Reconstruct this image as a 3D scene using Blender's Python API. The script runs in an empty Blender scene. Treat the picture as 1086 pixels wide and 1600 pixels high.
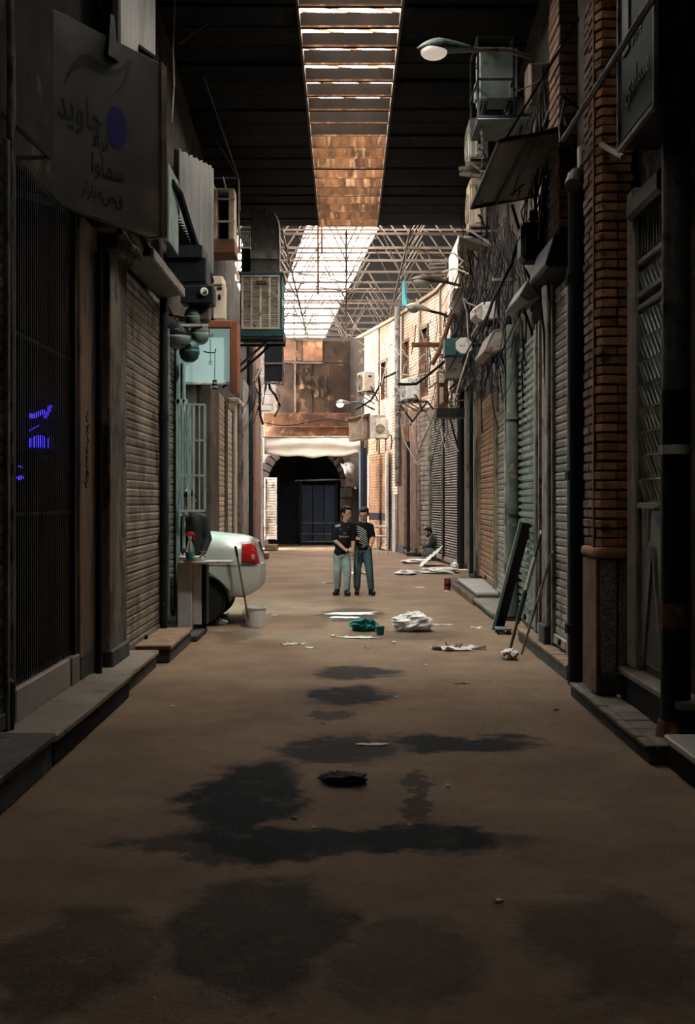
import bpy, bmesh, math, random
from mathutils import Vector, Matrix, noise
from mathutils.bvhtree import BVHTree
random.seed(7)
PI = math.pi
S = bpy.context.scene
COL = S.collection

# ---------------------------------------------------------------- camera, sky, sun, exposure
F, CX, CY, EYE = 1800.0, 541.0, 780.0, 1.65
cam = bpy.data.cameras.new('camera')
cam.sensor_fit = 'VERTICAL'; cam.sensor_height = 36.0; cam.lens = F / 1600 * 36.0
cam.shift_x = (543 - CX) / 1600; cam.shift_y = -(800 - CY) / 1600
cam.clip_start = 0.1; cam.clip_end = 300
camo = bpy.data.objects.new('camera', cam); COL.objects.link(camo)
camo.location = (0, 0, EYE); camo.rotation_euler = (PI / 2, 0, 0)
S.camera = camo

W = bpy.data.worlds.new('sky'); S.world = W; W.use_nodes = True
bg = W.node_tree.nodes['Background']
bg.inputs[0].default_value = (1.0, 0.975, 0.94, 1); bg.inputs[1].default_value = 44.0
sl = bpy.data.lights.new('sun', 'SUN'); sl.energy = 8.5; sl.angle = math.radians(14); sl.color = (1.0, 0.90, 0.78)
suno = bpy.data.objects.new('sun', sl); COL.objects.link(suno)
suno.rotation_euler = Vector((0.80, 0.22, -0.56)).to_track_quat('-Z', 'Y').to_euler()
suno.location = (-20, 20, 30)
S.view_settings.view_transform = 'Standard'; S.view_settings.look = 'None'
S.view_settings.gamma = 1.0; S.view_settings.use_curve_mapping = False
S.view_settings.exposure = 0.25
S.cycles.max_bounces = 8; S.cycles.diffuse_bounces = 5; S.cycles.glossy_bounces = 3
S.cycles.transparent_max_bounces = 12; S.cycles.sample_clamp_indirect = 4.0
S.cycles.caustics_reflective = False; S.cycles.caustics_refractive = False

def P(px, py, Y):                      # a point of the place from its direction and its distance along the street
    return Vector(((px - CX) * Y / F, Y, EYE + (CY - py) * Y / F))
def G(px, py, z=0.0):                  # a point on the ground (or on a level z)
    Y = F * (EYE - z) / (py - CY)
    return Vector(((px - CX) * Y / F, Y, z))

# ---------------------------------------------------------------- mesh building
class MB:
    def __init__(s): s.v = []; s.f = []
    def add(s, vs, fs):
        k = len(s.v); s.v += [Vector(v) for v in vs]; s.f += [tuple(i + k for i in f) for f in fs]; return s
    def box(s, a, b):
        x0, y0, z0 = a; x1, y1, z1 = b
        return s.add([(x0,y0,z0),(x1,y0,z0),(x1,y1,z0),(x0,y1,z0),(x0,y0,z1),(x1,y0,z1),(x1,y1,z1),(x0,y1,z1)],
                     [(0,3,2,1),(4,5,6,7),(0,1,5,4),(1,2,6,5),(2,3,7,6),(3,0,4,7)])
    def cb(s, c, size, R=None):
        h = Vector(size) / 2; c = Vector(c); R = R or Matrix.Identity(3)
        vs = [c + R @ Vector((sx*h.x, sy*h.y, sz*h.z)) for sz in (-1,1) for sx, sy in ((-1,-1),(1,-1),(1,1),(-1,1))]
        return s.add(vs, [(0,3,2,1),(4,5,6,7),(0,1,5,4),(1,2,6,5),(2,3,7,6),(3,0,4,7)])
    def bar(s, p, q, w, h=None):
        p, q = Vector(p), Vector(q); d = q - p
        R = d.to_track_quat('Z', 'Y').to_matrix()
        return s.cb((p + q) / 2, (w, h or w, d.length), R)
    def cyl(s, p, q, r, r2=None, n=10, caps=True):
        p, q = Vector(p), Vector(q); r2 = r if r2 is None else r2
        R = (q - p).to_track_quat('Z', 'Y').to_matrix()
        vs = []
        for c, rr in ((p, r), (q, r2)):
            for i in range(n):
                a = 2*PI*i/n; vs.append(c + R @ Vector((rr*math.cos(a), rr*math.sin(a), 0)))
        fs = [(i, (i+1) % n, n + (i+1) % n, n + i) for i in range(n)]
        if caps: fs += [tuple(reversed(range(n))), tuple(range(n, 2*n))]
        return s.add(vs, fs)
    def tube(s, pts, r, n=6):
        pts = [Vector(p) for p in pts]; m = len(pts); vs = []; up = Vector((0.13, 0.31, 0.94)).normalized()
        for i, p in enumerate(pts):
            d = (pts[min(i+1, m-1)] - pts[max(i-1, 0)]).normalized()
            a = d.cross(up)
            if a.length < .05: a = d.cross(Vector((1, 0, 0)))
            a.normalize(); b = d.cross(a)
            rr = r[i] if isinstance(r, (list, tuple)) else r
            vs += [p + (a*math.cos(2*PI*j/n) + b*math.sin(2*PI*j/n))*rr for j in range(n)]
        fs = [(i*n+j, i*n+(j+1) % n, (i+1)*n+(j+1) % n, (i+1)*n+j) for i in range(m-1) for j in range(n)]
        fs += [tuple(reversed(range(n))), tuple(range((m-1)*n, m*n))]
        return s.add(vs, fs)
    def lathe(s, prof, c=(0,0,0), n=20, R=None):
        c = Vector(c); R = R or Matrix.Identity(3); vs = []
        for r, z in prof:
            vs += [c + R @ Vector((r*math.cos(2*PI*j/n), r*math.sin(2*PI*j/n), z)) for j in range(n)]
        m = len(prof)
        fs = [(i*n+j, i*n+(j+1) % n, (i+1)*n+(j+1) % n, (i+1)*n+j) for i in range(m-1) for j in range(n)]
        fs += [tuple(reversed(range(n))), tuple(range((m-1)*n, m*n))]
        return s.add(vs, fs)
    def prism(s, poly, ext):
        n = len(poly); poly = [Vector(p) for p in poly]; e = Vector(ext)
        return s.add(poly + [p + e for p in poly],
                     [tuple(reversed(range(n))), tuple(range(n, 2*n))] + [(i, (i+1) % n, n+(i+1) % n, n+i) for i in range(n)])
    def ell(s, c, r, R=None, nu=14, nv=9):
        c = Vector(c); R = R or Matrix.Identity(3); vs = [c + R @ Vector((0, 0, -r[2]))]
        for i in range(1, nv):
            a = -PI/2 + PI*i/nv
            vs += [c + R @ Vector((r[0]*math.cos(a)*math.cos(2*PI*j/nu), r[1]*math.cos(a)*math.sin(2*PI*j/nu), r[2]*math.sin(a))) for j in range(nu)]
        vs.append(c + R @ Vector((0, 0, r[2]))); t = len(vs) - 1
        fs = [(0, 1+(j+1) % nu, 1+j) for j in range(nu)]
        fs += [(1+i*nu+j, 1+i*nu+(j+1) % nu, 1+(i+1)*nu+(j+1) % nu, 1+(i+1)*nu+j) for i in range(nv-2) for j in range(nu)]
        k = 1+(nv-2)*nu
        fs += [(k+j, k+(j+1) % nu, t) for j in range(nu)]
        return s.add(vs, fs)
    def cap(s, p, q, r, r2, n=12):      # round cone: limb piece
        p, q = Vector(p), Vector(q)
        s.cyl(p, q, r, r2, n); s.ell(p, (r, r, r), nu=n, nv=8); return s.ell(q, (r2, r2, r2), nu=n, nv=8)
    def sheet(s, rows, thick=None):     # rows of points -> surface, thickened
        m, n = len(rows), len(rows[0]); flat = [Vector(p) for r in rows for p in r]
        if thick is None:
            return s.add(flat, [(i*n+j, i*n+j+1, (i+1)*n+j+1, (i+1)*n+j) for i in range(m-1) for j in range(n-1)])
        t = Vector(thick); k = m*n
        fs = []
        for i in range(m-1):
            for j in range(n-1):
                a = (i*n+j, i*n+j+1, (i+1)*n+j+1, (i+1)*n+j)
                fs.append(a); fs.append(tuple(k+x for x in reversed(a)))
        edge = [j for j in range(n)] + [i*n+n-1 for i in range(1, m)] + [(m-1)*n+j for j in range(n-2, -1, -1)] + [i*n for i in range(m-2, 0, -1)]
        for a, b in zip(edge, edge[1:] + edge[:1]): fs.append((b, a, k+a, k+b))
        return s.add(flat + [p + t for p in flat], fs)
    def mesh(s, name, bev=0.0, smooth=False, seg=1):
        me = bpy.data.meshes.new(name); me.from_pydata([tuple(v) for v in s.v], [], s.f)
        bm = bmesh.new(); bm.from_mesh(me)
        bmesh.ops.recalc_face_normals(bm, faces=bm.faces)
        if bev:
            es = [e for e in bm.edges if len(e.link_faces) == 2 and e.calc_face_angle(0) > .5]
            bmesh.ops.bevel(bm, geom=es, offset=bev, segments=seg, affect='EDGES', profile=.5)
        bm.to_mesh(me); bm.free()
        if smooth:
            me.polygons.foreach_set('use_smooth', [True]*len(me.polygons))
        return me
    def build(s, name, mat, parent=None, bev=0.0, smooth=False, seg=1):
        return put(name, s.mesh(name, bev, smooth, seg), mat, parent)

WM = {}
def put(name, me, mat=None, parent=None, M=None):     # mesh in world space (or moved by M), parented without moving
    if mat is not None and len(me.materials) == 0: me.materials.append(mat)
    o = bpy.data.objects.new(name, me); COL.objects.link(o)
    if parent is not None:
        o.parent = parent; o.matrix_parent_inverse = WM[parent.name].inverted()
    if M is not None: o.matrix_basis = M
    WM[o.name] = M.copy() if M is not None else Matrix.Identity(4)
    return o
def tag(o, label=None, cat=None, group=None, kind=None):
    if label: o['label'] = label
    if cat: o['category'] = cat
    if group: o['group'] = group
    if kind: o['kind'] = kind
    return o
def thing(name, label, cat, loc, rotz=0.0, group=None):
    o = bpy.data.objects.new(name, None); COL.objects.link(o)
    o.empty_display_size = .1; o.location = loc; o.rotation_euler = (0, 0, rotz)
    WM[o.name] = Matrix.Translation(Vector(loc)) @ Matrix.Rotation(rotz, 4, 'Z')
    return tag(o, label, cat, group)
def local(o, parent):                     # a part whose mesh is in its parent's own frame
    o.parent = parent; o.matrix_parent_inverse = Matrix.Identity(4); WM[o.name] = WM[parent.name] @ o.matrix_basis; return o
def lput(name, me, mat, parent, M=None):
    if mat is not None and len(me.materials) == 0: me.materials.append(mat)
    o = bpy.data.objects.new(name, me); COL.objects.link(o)
    if M is not None: o.matrix_basis = M
    return local(o, parent)
def T(x, y, z): return Matrix.Translation((x, y, z))
def struct(name, mb, mat, parent=None, **k):
    o = mb.build(name, mat, parent, **k)
    if parent is None: o['kind'] = 'structure'
    return o

# ---------------------------------------------------------------- materials
MT = {}
def mat(name, c, c2=None, scale=2.0, rough=.7, metal=0.0, var=.25, bump=.0, bscale=30, streak=1.0, c3=None, s3=9.0, t3=.62, lo=.35, hi=.65, spec=.22, coat=0.0):
    m = bpy.data.materials.new(name); m.use_nodes = True; nt = m.node_tree; N, L = nt.nodes, nt.links
    b = N['Principled BSDF']; b.inputs['Roughness'].default_value = rough; b.inputs['Metallic'].default_value = metal
    b.inputs['Specular IOR Level'].default_value = spec; b.inputs['Coat Weight'].default_value = coat
    geo = N.new('ShaderNodeNewGeometry'); mp = N.new('ShaderNodeMapping'); mp.inputs['Scale'].default_value = (1, 1, streak)
    L.new(geo.outputs['Position'], mp.inputs['Vector'])
    c2 = c2 or tuple(x*.6 for x in c)
    n1 = N.new('ShaderNodeTexNoise'); n1.inputs['Scale'].default_value = scale; n1.inputs['Detail'].default_value = 6; n1.inputs['Roughness'].default_value = .65
    L.new(mp.outputs[0], n1.inputs['Vector'])
    r1 = N.new('ShaderNodeMapRange'); r1.inputs[1].default_value = lo; r1.inputs[2].default_value = hi; L.new(n1.outputs[0], r1.inputs[0])
    mx = N.new('ShaderNodeMix'); mx.data_type = 'RGBA'; mx.inputs[6].default_value = (*c, 1); mx.inputs[7].default_value = (*c2, 1)
    L.new(r1.outputs[0], mx.inputs[0]); out = mx.outputs[2]
    if c3:
        n3 = N.new('ShaderNodeTexNoise'); n3.inputs['Scale'].default_value = s3; n3.inputs['Detail'].default_value = 5; L.new(mp.outputs[0], n3.inputs['Vector'])
        r3 = N.new('ShaderNodeMapRange'); r3.inputs[1].default_value = t3 - .04; r3.inputs[2].default_value = t3 + .05; L.new(n3.outputs[0], r3.inputs[0])
        m3 = N.new('ShaderNodeMix'); m3.data_type = 'RGBA'; m3.inputs[7].default_value = (*c3, 1)
        L.new(out, m3.inputs[6]); L.new(r3.outputs[0], m3.inputs[0]); out = m3.outputs[2]
    if var:
        oi = N.new('ShaderNodeObjectInfo'); rr = N.new('ShaderNodeMapRange'); rr.inputs[3].default_value = 1 - var; rr.inputs[4].default_value = 1 + var
        L.new(oi.outputs['Random'], rr.inputs[0])
        h = N.new('ShaderNodeHueSaturation'); L.new(rr.outputs[0], h.inputs['Value']); L.new(out, h.inputs['Color']); out = h.outputs[0]
    L.new(out, b.inputs['Base Color'])
    if bump:
        nb = N.new('ShaderNodeTexNoise'); nb.inputs['Scale'].default_value = bscale; nb.inputs['Detail'].default_value = 4; L.new(mp.outputs[0], nb.inputs['Vector'])
        bp = N.new('ShaderNodeBump'); bp.inputs['Strength'].default_value = bump; bp.inputs['Distance'].default_value = .02
        L.new(nb.outputs[0], bp.inputs['Height']); L.new(bp.outputs[0], b.inputs['Normal'])
    MT[name] = m; return m
def glow(name, c, s):
    m = bpy.data.materials.new(name); m.use_nodes = True; b = m.node_tree.nodes['Principled BSDF']
    b.inputs['Base Color'].default_value = (*c, 1); b.inputs['Emission Color'].default_value = (*c, 1); b.inputs['Emission Strength'].default_value = s
    MT[name] = m; return m
def pane(name, c, tr, rough=.6):          # translucent sheet: part scatters, part lets the sky straight through
    m = bpy.data.materials.new(name); m.use_nodes = True; nt = m.node_tree; N, L = nt.nodes, nt.links
    N.remove(N['Principled BSDF']); o = N['Material Output']
    a = N.new('ShaderNodeBsdfTranslucent'); a.inputs[0].default_value = (*c, 1)
    b = N.new('ShaderNodeBsdfTransparent'); b.inputs[0].default_value = (*c, 1)
    x = N.new('ShaderNodeMixShader'); x.inputs[0].default_value = tr; L.new(a.outputs[0], x.inputs[1]); L.new(b.outputs[0], x.inputs[2]); L.new(x.outputs[0], o.inputs[0])
    MT[name] = m; return m

mat('plaster_dark', (.075,.062,.052), (.030,.026,.024), 1.6, .9, bump=.3, c3=(.14,.115,.09), s3=3, t3=.66, spec=0.03)
mat('plaster_brown', (.17,.105,.068), (.085,.058,.042), 1.4, .85, bump=.2, streak=.4, c3=(.05,.04,.035), s3=4)
mat('plaster_peel', (.23,.19,.15), (.07,.055,.045), 3.0, .9, bump=.5, streak=.45, c3=(.035,.03,.028), s3=5, t3=.56)
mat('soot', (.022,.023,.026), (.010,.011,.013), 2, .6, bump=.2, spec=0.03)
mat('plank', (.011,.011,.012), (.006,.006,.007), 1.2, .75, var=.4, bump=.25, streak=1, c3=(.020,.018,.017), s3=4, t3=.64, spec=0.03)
mat('rust_beam', (.052,.024,.011), (.012,.006,.004), 7, .85, .0, var=.3, streak=.25, c3=(.085,.05,.028), s3=9, t3=.60, spec=0.03)
mat('rust_beam_shaded', (.0065,.0042,.0032), (.003,.0022,.0018), 3, .8, .0, var=.25, streak=.3, spec=0.03)  # near beams: dimness of the near end put into the colour
mat('rust', (.18,.078,.036), (.055,.028,.018), 2.2, .75, .2, bump=.15, c3=(.28,.14,.07), s3=4, t3=.62)
mat('clad_brown', (.030,.018,.011), (.010,.007,.006), 1.3, .55, .35, var=.35, bump=.1, c3=(.09,.05,.027), s3=2.2, t3=.62, spec=0.03)
mat('truss', (.090,.070,.054), (.05,.032,.022), 4, .6, .2, var=.1, spec=0.12)
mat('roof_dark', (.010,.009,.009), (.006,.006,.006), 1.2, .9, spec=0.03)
mat('slat_tan', (.36,.31,.26), (.15,.115,.085), 2.6, .42, .45, var=.12, bump=.12, streak=.6, c3=(.075,.05,.035), s3=4, t3=.58)
mat('slat_blue', (.17,.20,.21), (.09,.105,.115), 2.5, .5, .4, var=.12)
mat('slat_green', (.42,.45,.40), (.20,.22,.195), 2.4, .45, .35, var=.12, streak=.5, c3=(.10,.10,.08), s3=5, t3=.64)
mat('slat_grey', (.34,.315,.28), (.16,.14,.12), 2.4, .45, .45, var=.15, streak=.6, c3=(.08,.06,.05), s3=5, t3=.62)
mat('slat_brown', (.33,.185,.10), (.17,.095,.055), 2.4, .55, .2, var=.15, streak=.6, c3=(.07,.045,.035), s3=5, t3=.62)
mat('slat_cream', (.62,.50,.38), (.40,.30,.22), 2.4, .5, .1, var=.12, streak=.6)
mat('slat_white', (.66,.62,.56), (.36,.32,.28), 2.4, .5, .2, var=.12)
mat('slat_black', (.045,.045,.048), (.02,.02,.022), 3, .4, .3)
mat('black_metal', (.013,.015,.018), (.007,.008,.010), 4, .5, .2, bump=.15, c3=(.06,.057,.054), s3=14, t3=.71, spec=0.12)
mat('pipe_green', (.10,.125,.11), (.045,.057,.052), 4, .5, .2, c3=(.16,.14,.11), s3=8, t3=.63)
mat('pipe_grey', (.19,.18,.17), (.08,.075,.07), 4, .6, .2, c3=(.05,.03,.022), s3=7, t3=.6)
mat('zinc', (.36,.36,.35), (.20,.20,.20), 3, .4, .5, streak=.2)
mat('steel_old', (.34,.32,.29), (.15,.12,.095), 4, .45, .5, c3=(.11,.06,.04), s3=8, t3=.62)
mat('white_paint', (.72,.70,.65), (.48,.45,.41), 3, .55, bump=.05, c3=(.22,.17,.13), s3=7, t3=.66)
mat('cream', (.66,.56,.44), (.45,.36,.27), 2.5, .6, c3=(.24,.16,.10), s3=7, t3=.66)
mat('teal_paint', (.42,.58,.55), (.30,.43,.41), 3, .5, c3=(.2,.25,.23), s3=7, t3=.66)
mat('deep_teal', (.020,.075,.080), (.011,.040,.044), 4, .5, c3=(.10,.10,.09), s3=9, t3=.67)
mat('teal_bright', (.03,.28,.31), (.02,.2,.23), 4, .45)
mat('brick_warm', (.52,.27,.14), (.32,.16,.085), 5, .85, var=.32, bump=.4, bscale=45, c3=(.12,.065,.04), s3=6, t3=.63)
mat('brick_small', (.19,.105,.068), (.09,.055,.042), 5, .85, var=.35, bump=.5, bscale=40)
mat('brick_pale', (.60,.455,.32), (.44,.315,.21), 3, .85, var=.22, bump=.3, c3=(.27,.175,.11), s3=2.2, t3=.64)
mat('brick_dark', (.024,.018,.015), (.011,.009,.008), 4, .9, var=.3, bump=.3, spec=0.03)
mat('mortar', (.07,.055,.045), (.035,.03,.026), 5, .95, bump=.4)
mat('mortar_pale', (.26,.19,.13), (.17,.12,.085), 5, .95, bump=.3)
mat('granite', (.21,.20,.19), (.055,.052,.05), 60, .45, var=.1, c3=(.34,.33,.31), s3=90, t3=.60, lo=.45, hi=.55)
mat('marble_step', (.30,.265,.225), (.19,.16,.13), 2.5, .5, var=.12, bump=.05, c3=(.08,.07,.06), s3=5, t3=.68)
mat('marble_pale', (.46,.44,.41), (.33,.31,.29), 2, .4, var=.08)
mat('stone_dark', (.065,.06,.058), (.028,.027,.027), 4, .7, bump=.4, c3=(.12,.105,.09), s3=7, t3=.65)
mat('paver', (.17,.145,.12), (.085,.072,.06), 5, .75, var=.25, bump=.3)
mat('wood_plank', (.25,.165,.11), (.13,.085,.06), 6, .75, var=.2, bump=.2)
mat('wood_red', (.20,.068,.030), (.10,.036,.018), 3, .6, bump=.1, streak=.3)
mat('wood_stick', (.17,.085,.05), (.09,.045,.03), 9, .6)
mat('door_grey', (.24,.225,.20), (.15,.14,.125), 2.5, .55, c3=(.09,.08,.07), s3=5, t3=.66)
mat('door_leaf', (.10,.095,.09), (.055,.053,.052), 2.5, .5, .2)
mat('jamb_pale', (.68,.65,.58), (.48,.45,.40), 4, .6, bump=.15, c3=(.12,.1,.08), s3=12, t3=.66)
mat('flute', (.52,.48,.42), (.30,.27,.23), 6, .25, .3, var=.35)
mat('blue_door', (.020,.034,.058), (.010,.016,.028), 2.5, .5, .1, c3=(.05,.06,.07), s3=6, t3=.68)
mat('canvas', (.80,.69,.57), (.68,.57,.46), 1.5, .9, var=0)
mat('tin', (.125,.105,.088), (.06,.052,.047), 2, .5, .5, c3=(.20,.12,.07), s3=3, t3=.64, spec=0.12)
mat('sign_face', (.155,.15,.145), (.085,.083,.085), 1.1, .38, .3, var=0, c3=(.20,.15,.11), s3=1.5, t3=.63)
mat('sign_blue', (.018,.018,.16), (.015,.015,.12), 3, .4, var=0)
mat('ink', (.010,.010,.014), (.008,.008,.01), 3, .5, var=0)
mat('sign_green', (.004,.046,.046), (.003,.020,.022), 1.0, .5, var=0, spec=0.03)
mat('letter_dim', (.040,.046,.046), (.026,.030,.030), 4, .5, var=0)
mat('cooler_grille', (.76,.69,.60), (.54,.46,.38), 5, .55, .2, c3=(.20,.13,.08), s3=9, t3=.63)
mat('cooler_back', (.10,.07,.045), (.05,.035,.025), 6, .8)
mat('duct', (.23,.215,.20), (.13,.12,.11), 4, .38, .7, streak=.3, c3=(.32,.30,.27), s3=12, t3=.66)
mat('ac_pale', (.66,.65,.59), (.50,.48,.43), 3, .5, var=.12, c3=(.26,.21,.16), s3=6, t3=.66)
mat('ac_green', (.17,.215,.20), (.10,.13,.12), 3, .5, var=.1, c3=(.08,.075,.065), s3=6, t3=.66)
mat('cable', (.012,.012,.013), (.007,.007,.008), 6, .6, spec=.06)
mat('cable_pale', (.46,.42,.37), (.27,.24,.2), 6, .6)
mat('lens', (.62,.56,.50), (.5,.45,.4), 4, .3, var=0)
mat('lamp_green', (.045,.085,.08), (.03,.05,.05), 9, .55, bump=.3, c3=(.16,.15,.13), s3=20, t3=.6)
mat('car_paint', (.66,.71,.66), (.62,.67,.62), 1, .28, .25, var=0, coat=.5)
mat('car_trim', (.02,.021,.022), None, 2, .6)
mat('glass_dark', (.015,.02,.022), None, 2, .08, spec=.6)
mat('tyre', (.018,.018,.018), None, 8, .85)
mat('lens_red', (.33,.010,.012), (.28,.008,.01), 3, .2, var=0, coat=.5)
mat('bucket_white', (.86,.88,.86), (.80,.83,.81), 3, .45, var=0)
mat('bag_white', (.86,.85,.83), (.76,.74,.72), 8, .4, var=.05)
mat('bag_teal', (.015,.20,.185), (.01,.12,.115), 6, .35, var=.05)
mat('paper', (.86,.82,.76), (.70,.64,.57), 9, .8, var=.12)
mat('card', (.40,.30,.21), (.28,.2,.14), 9, .8, var=.15)
mat('cloth_black', (.010,.010,.012), (.018,.018,.02), 9, .9, bump=.3)
mat('red_can', (.22,.030,.022), (.14,.02,.015), 9, .4, var=0)
mat('skin', (.44,.24,.16), (.38,.20,.135), 6, .6, var=0)
mat('hair', (.006,.005,.005), None, 20, .6, spec=.1, var=0, bump=.4, bscale=120)
mat('shirt_black', (.006,.006,.007), (.010,.010,.011), 6, .9, var=0, spec=.05)
mat('jacket_dark', (.022,.026,.027), (.014,.016,.017), 6, .8, var=0, bump=.2, bscale=14)
mat('jacket_green', (.030,.042,.042), (.018,.024,.025), 6, .85, var=0, bump=.2, bscale=14)
mat('jeans_pale', (.32,.36,.335), (.19,.22,.21), 6, .85, var=0, bump=.9, bscale=13)
mat('jeans_dark', (.060,.10,.115), (.038,.062,.075), 6, .85, var=0, bump=.9, bscale=13)
mat('jeans_grey', (.20,.22,.24), (.12,.135,.15), 6, .85, var=0, bump=.3, bscale=16)
mat('shoe_black', (.012,.012,.013), None, 6, .5, var=0)
mat('print_white', (.70,.70,.70), None, 6, .6, var=0)
mat('eye_white', (.6,.58,.55), None, 6, .3, var=0)
mat('lip', (.25,.09,.07), None, 6, .5, var=0)
mat('spray_red', (.60,.045,.03), None, 6, .35, var=0)
mat('liquid_teal', (.03,.23,.21), None, 6, .15, var=0)
mat('tile_teal', (.48,.60,.58), (.40,.52,.50), 3, .3, var=.06)
mat('grout', (.25,.32,.31), None, 3, .8)
mat('bulb_grey', (.42,.42,.40), None, 6, .3)
glow('neon_blue', (.05,.03,1.0), 3.0)
glow('tube_light', (.62,1.0,.95), 14.0)
glow('lamp_lit', (1.0,.93,.80), 5.0)
glow('lens_dim', (.80,.66,.55), .50)
glow('glow_teal', (.40,.58,.56), .30)  # sign panel emits a faint even teal itself
pane('pane_sky', (.88,.882,.885), .45)
pane('pane_dim_added', (.15,.145,.135), .3)
pane('pane_side', (.42,.41,.39), .6)
pane('pane_dirty', (.88,.86,.82), .45)
m = bpy.data.materials.new('bottle_clear'); m.use_nodes = True; b_ = m.node_tree.nodes['Principled BSDF']
b_.inputs['Base Color'].default_value = (.8,.95,.93,1); b_.inputs['Transmission Weight'].default_value = .85; b_.inputs['Roughness'].default_value = .15; MT['bottle_clear'] = m
MT['jack_plastic'] = MT['bag_white']

# asphalt: dry brown tarmac, with wet dark stains of their own shape
def stains():
    m = bpy.data.materials.new('asphalt'); m.use_nodes = True; nt = m.node_tree; N, L = nt.nodes, nt.links
    b = N['Principled BSDF']; geo = N.new('ShaderNodeNewGeometry')
    def noise_(sc, det, vec=None):
        n = N.new('ShaderNodeTexNoise'); n.inputs['Scale'].default_value = sc; n.inputs['Detail'].default_value = det; n.inputs['Roughness'].default_value = .62
        L.new(vec or geo.outputs['Position'], n.inputs['Vector']); return n
    def mr(x, a, c, d=0.0, e=1.0):
        r = N.new('ShaderNodeMapRange'); r.inputs[1].default_value = a; r.inputs[2].default_value = c; r.inputs[3].default_value = d; r.inputs[4].default_value = e; L.new(x, r.inputs[0]); return r.outputs[0]
    def mix(f, x, y):
        q = N.new('ShaderNodeMix'); q.data_type = 'RGBA'; L.new(f, q.inputs[0])
        for s, v in ((6, x), (7, y)):
            if isinstance(v, tuple): q.inputs[s].default_value = (*v, 1)
            else: L.new(v, q.inputs[s])
        return q.outputs[2]
    def mth(op, x, y):
        q = N.new('ShaderNodeMath'); q.operation = op
        for s, v in ((0, x), (1, y)):
            if isinstance(v, (int, float)): q.inputs[s].default_value = v
            else: L.new(v, q.inputs[s])
        return q.outputs[0]
    base = mix(mr(noise_(.9, 8).outputs[0], .35, .65), (.120,.078,.050), (.215,.146,.096))
    base = mix(mr(noise_(7, 6).outputs[0], .55, .75, 0, .55), base, (.070,.052,.040))
    base = mix(mr(noise_(60, 3).outputs[0], .62, .72, 0, .35), base, (.32,.26,.20))
    # wander the coordinates, then measure each stain as an ellipse on the ground
    nz = noise_(1.6, 5); off = N.new('ShaderNodeVectorMath'); off.operation = 'SUBTRACT'; L.new(nz.outputs['Color'], off.inputs[0]); off.inputs[1].default_value = (.5,.5,.5)
    sc = N.new('ShaderNodeVectorMath'); sc.operation = 'MULTIPLY'; L.new(off.outputs[0], sc.inputs[0]); sc.inputs[1].default_value = (.75,.95,0)
    wp = N.new('ShaderNodeVectorMath'); wp.operation = 'ADD'; L.new(geo.outputs['Position'], wp.inputs[0]); L.new(sc.outputs[0], wp.inputs[1])
    n2_ = noise_(7, 4); o2 = N.new('ShaderNodeVectorMath'); o2.operation = 'SUBTRACT'; L.new(n2_.outputs['Color'], o2.inputs[0]); o2.inputs[1].default_value = (.5,.5,.5)
    s2_ = N.new('ShaderNodeVectorMath'); s2_.operation = 'MULTIPLY'; L.new(o2.outputs[0], s2_.inputs[0]); s2_.inputs[1].default_value = (.22,.30,0)
    w2_ = N.new('ShaderNodeVectorMath'); w2_.operation = 'ADD'; L.new(wp.outputs[0], w2_.inputs[0]); L.new(s2_.outputs[0], w2_.inputs[1]); wp = w2_
    acc = None
    #      px0,px1,py0,py1, weight
    spots = [(300,470,1185,1330,1.0),(230,840,1290,1345,1.0),(170,420,1310,1350,.8),(430,620,1150,1195,.9),(600,850,1148,1178,1.0),
             (630,665,1200,1300,.8),(480,620,1040,1062,.9),(480,625,1072,1105,1.0),(470,560,1112,1128,.8),(560,690,1290,1320,.7),
             (230,560,1370,1560,.75),(520,760,1440,1600,.5),(500,600,950,972,.7),(540,720,985,1000,.45),(330,400,985,1005,.5),(0,240,1420,1600,.6),(820,1086,1380,1600,.55)]
    for x0, x1, y0, y1, w in spots:
        a = G((x0+x1)/2, y0); c = G((x0+x1)/2, y1); cy = (a.y + c.y)/2; k = cy / F
        cx = ((x0+x1)/2 - CX)*k; rx = (x1-x0)/2*k; ry = max((a.y - c.y)/2, .08)
        v = N.new('ShaderNodeVectorMath'); v.operation = 'SUBTRACT'; L.new(wp.outputs[0], v.inputs[0]); v.inputs[1].default_value = (cx, cy, 0)
        d = N.new('ShaderNodeVectorMath'); d.operation = 'DIVIDE'; L.new(v.outputs[0], d.inputs[0]); d.inputs[1].default_value = (rx, ry, 1000)
        l = N.new('ShaderNodeVectorMath'); l.operation = 'LENGTH'; L.new(d.outputs[0], l.inputs[0])
        s = mr(l.outputs['Value'], 1.15, .80, 0, w)
        acc = s if acc is None else mth('MAXIMUM', acc, s)
    acc = mth('MULTIPLY', acc, mr(noise_(5, 5).outputs[0], .28, .46, .7, 1.0))
    col = mix(acc, base, (.008,.009,.011))
    L.new(col, b.inputs['Base Color'])
    L.new(mr(acc, 0, 1, .88, .8), b.inputs['Roughness']); L.new(mr(acc, 0, 1, .2, .03), b.inputs['Specular IOR Level'])
    bp = N.new('ShaderNodeBump'); bp.inputs['Strength'].default_value = .5; bp.inputs['Distance'].default_value = .02
    L.new(mth('ADD', noise_(45, 4).outputs[0], noise_(3, 4).outputs[0]), bp.inputs['Height']); L.new(bp.outputs[0], b.inputs['Normal'])
    MT['asphalt'] = m
stains()

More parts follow.
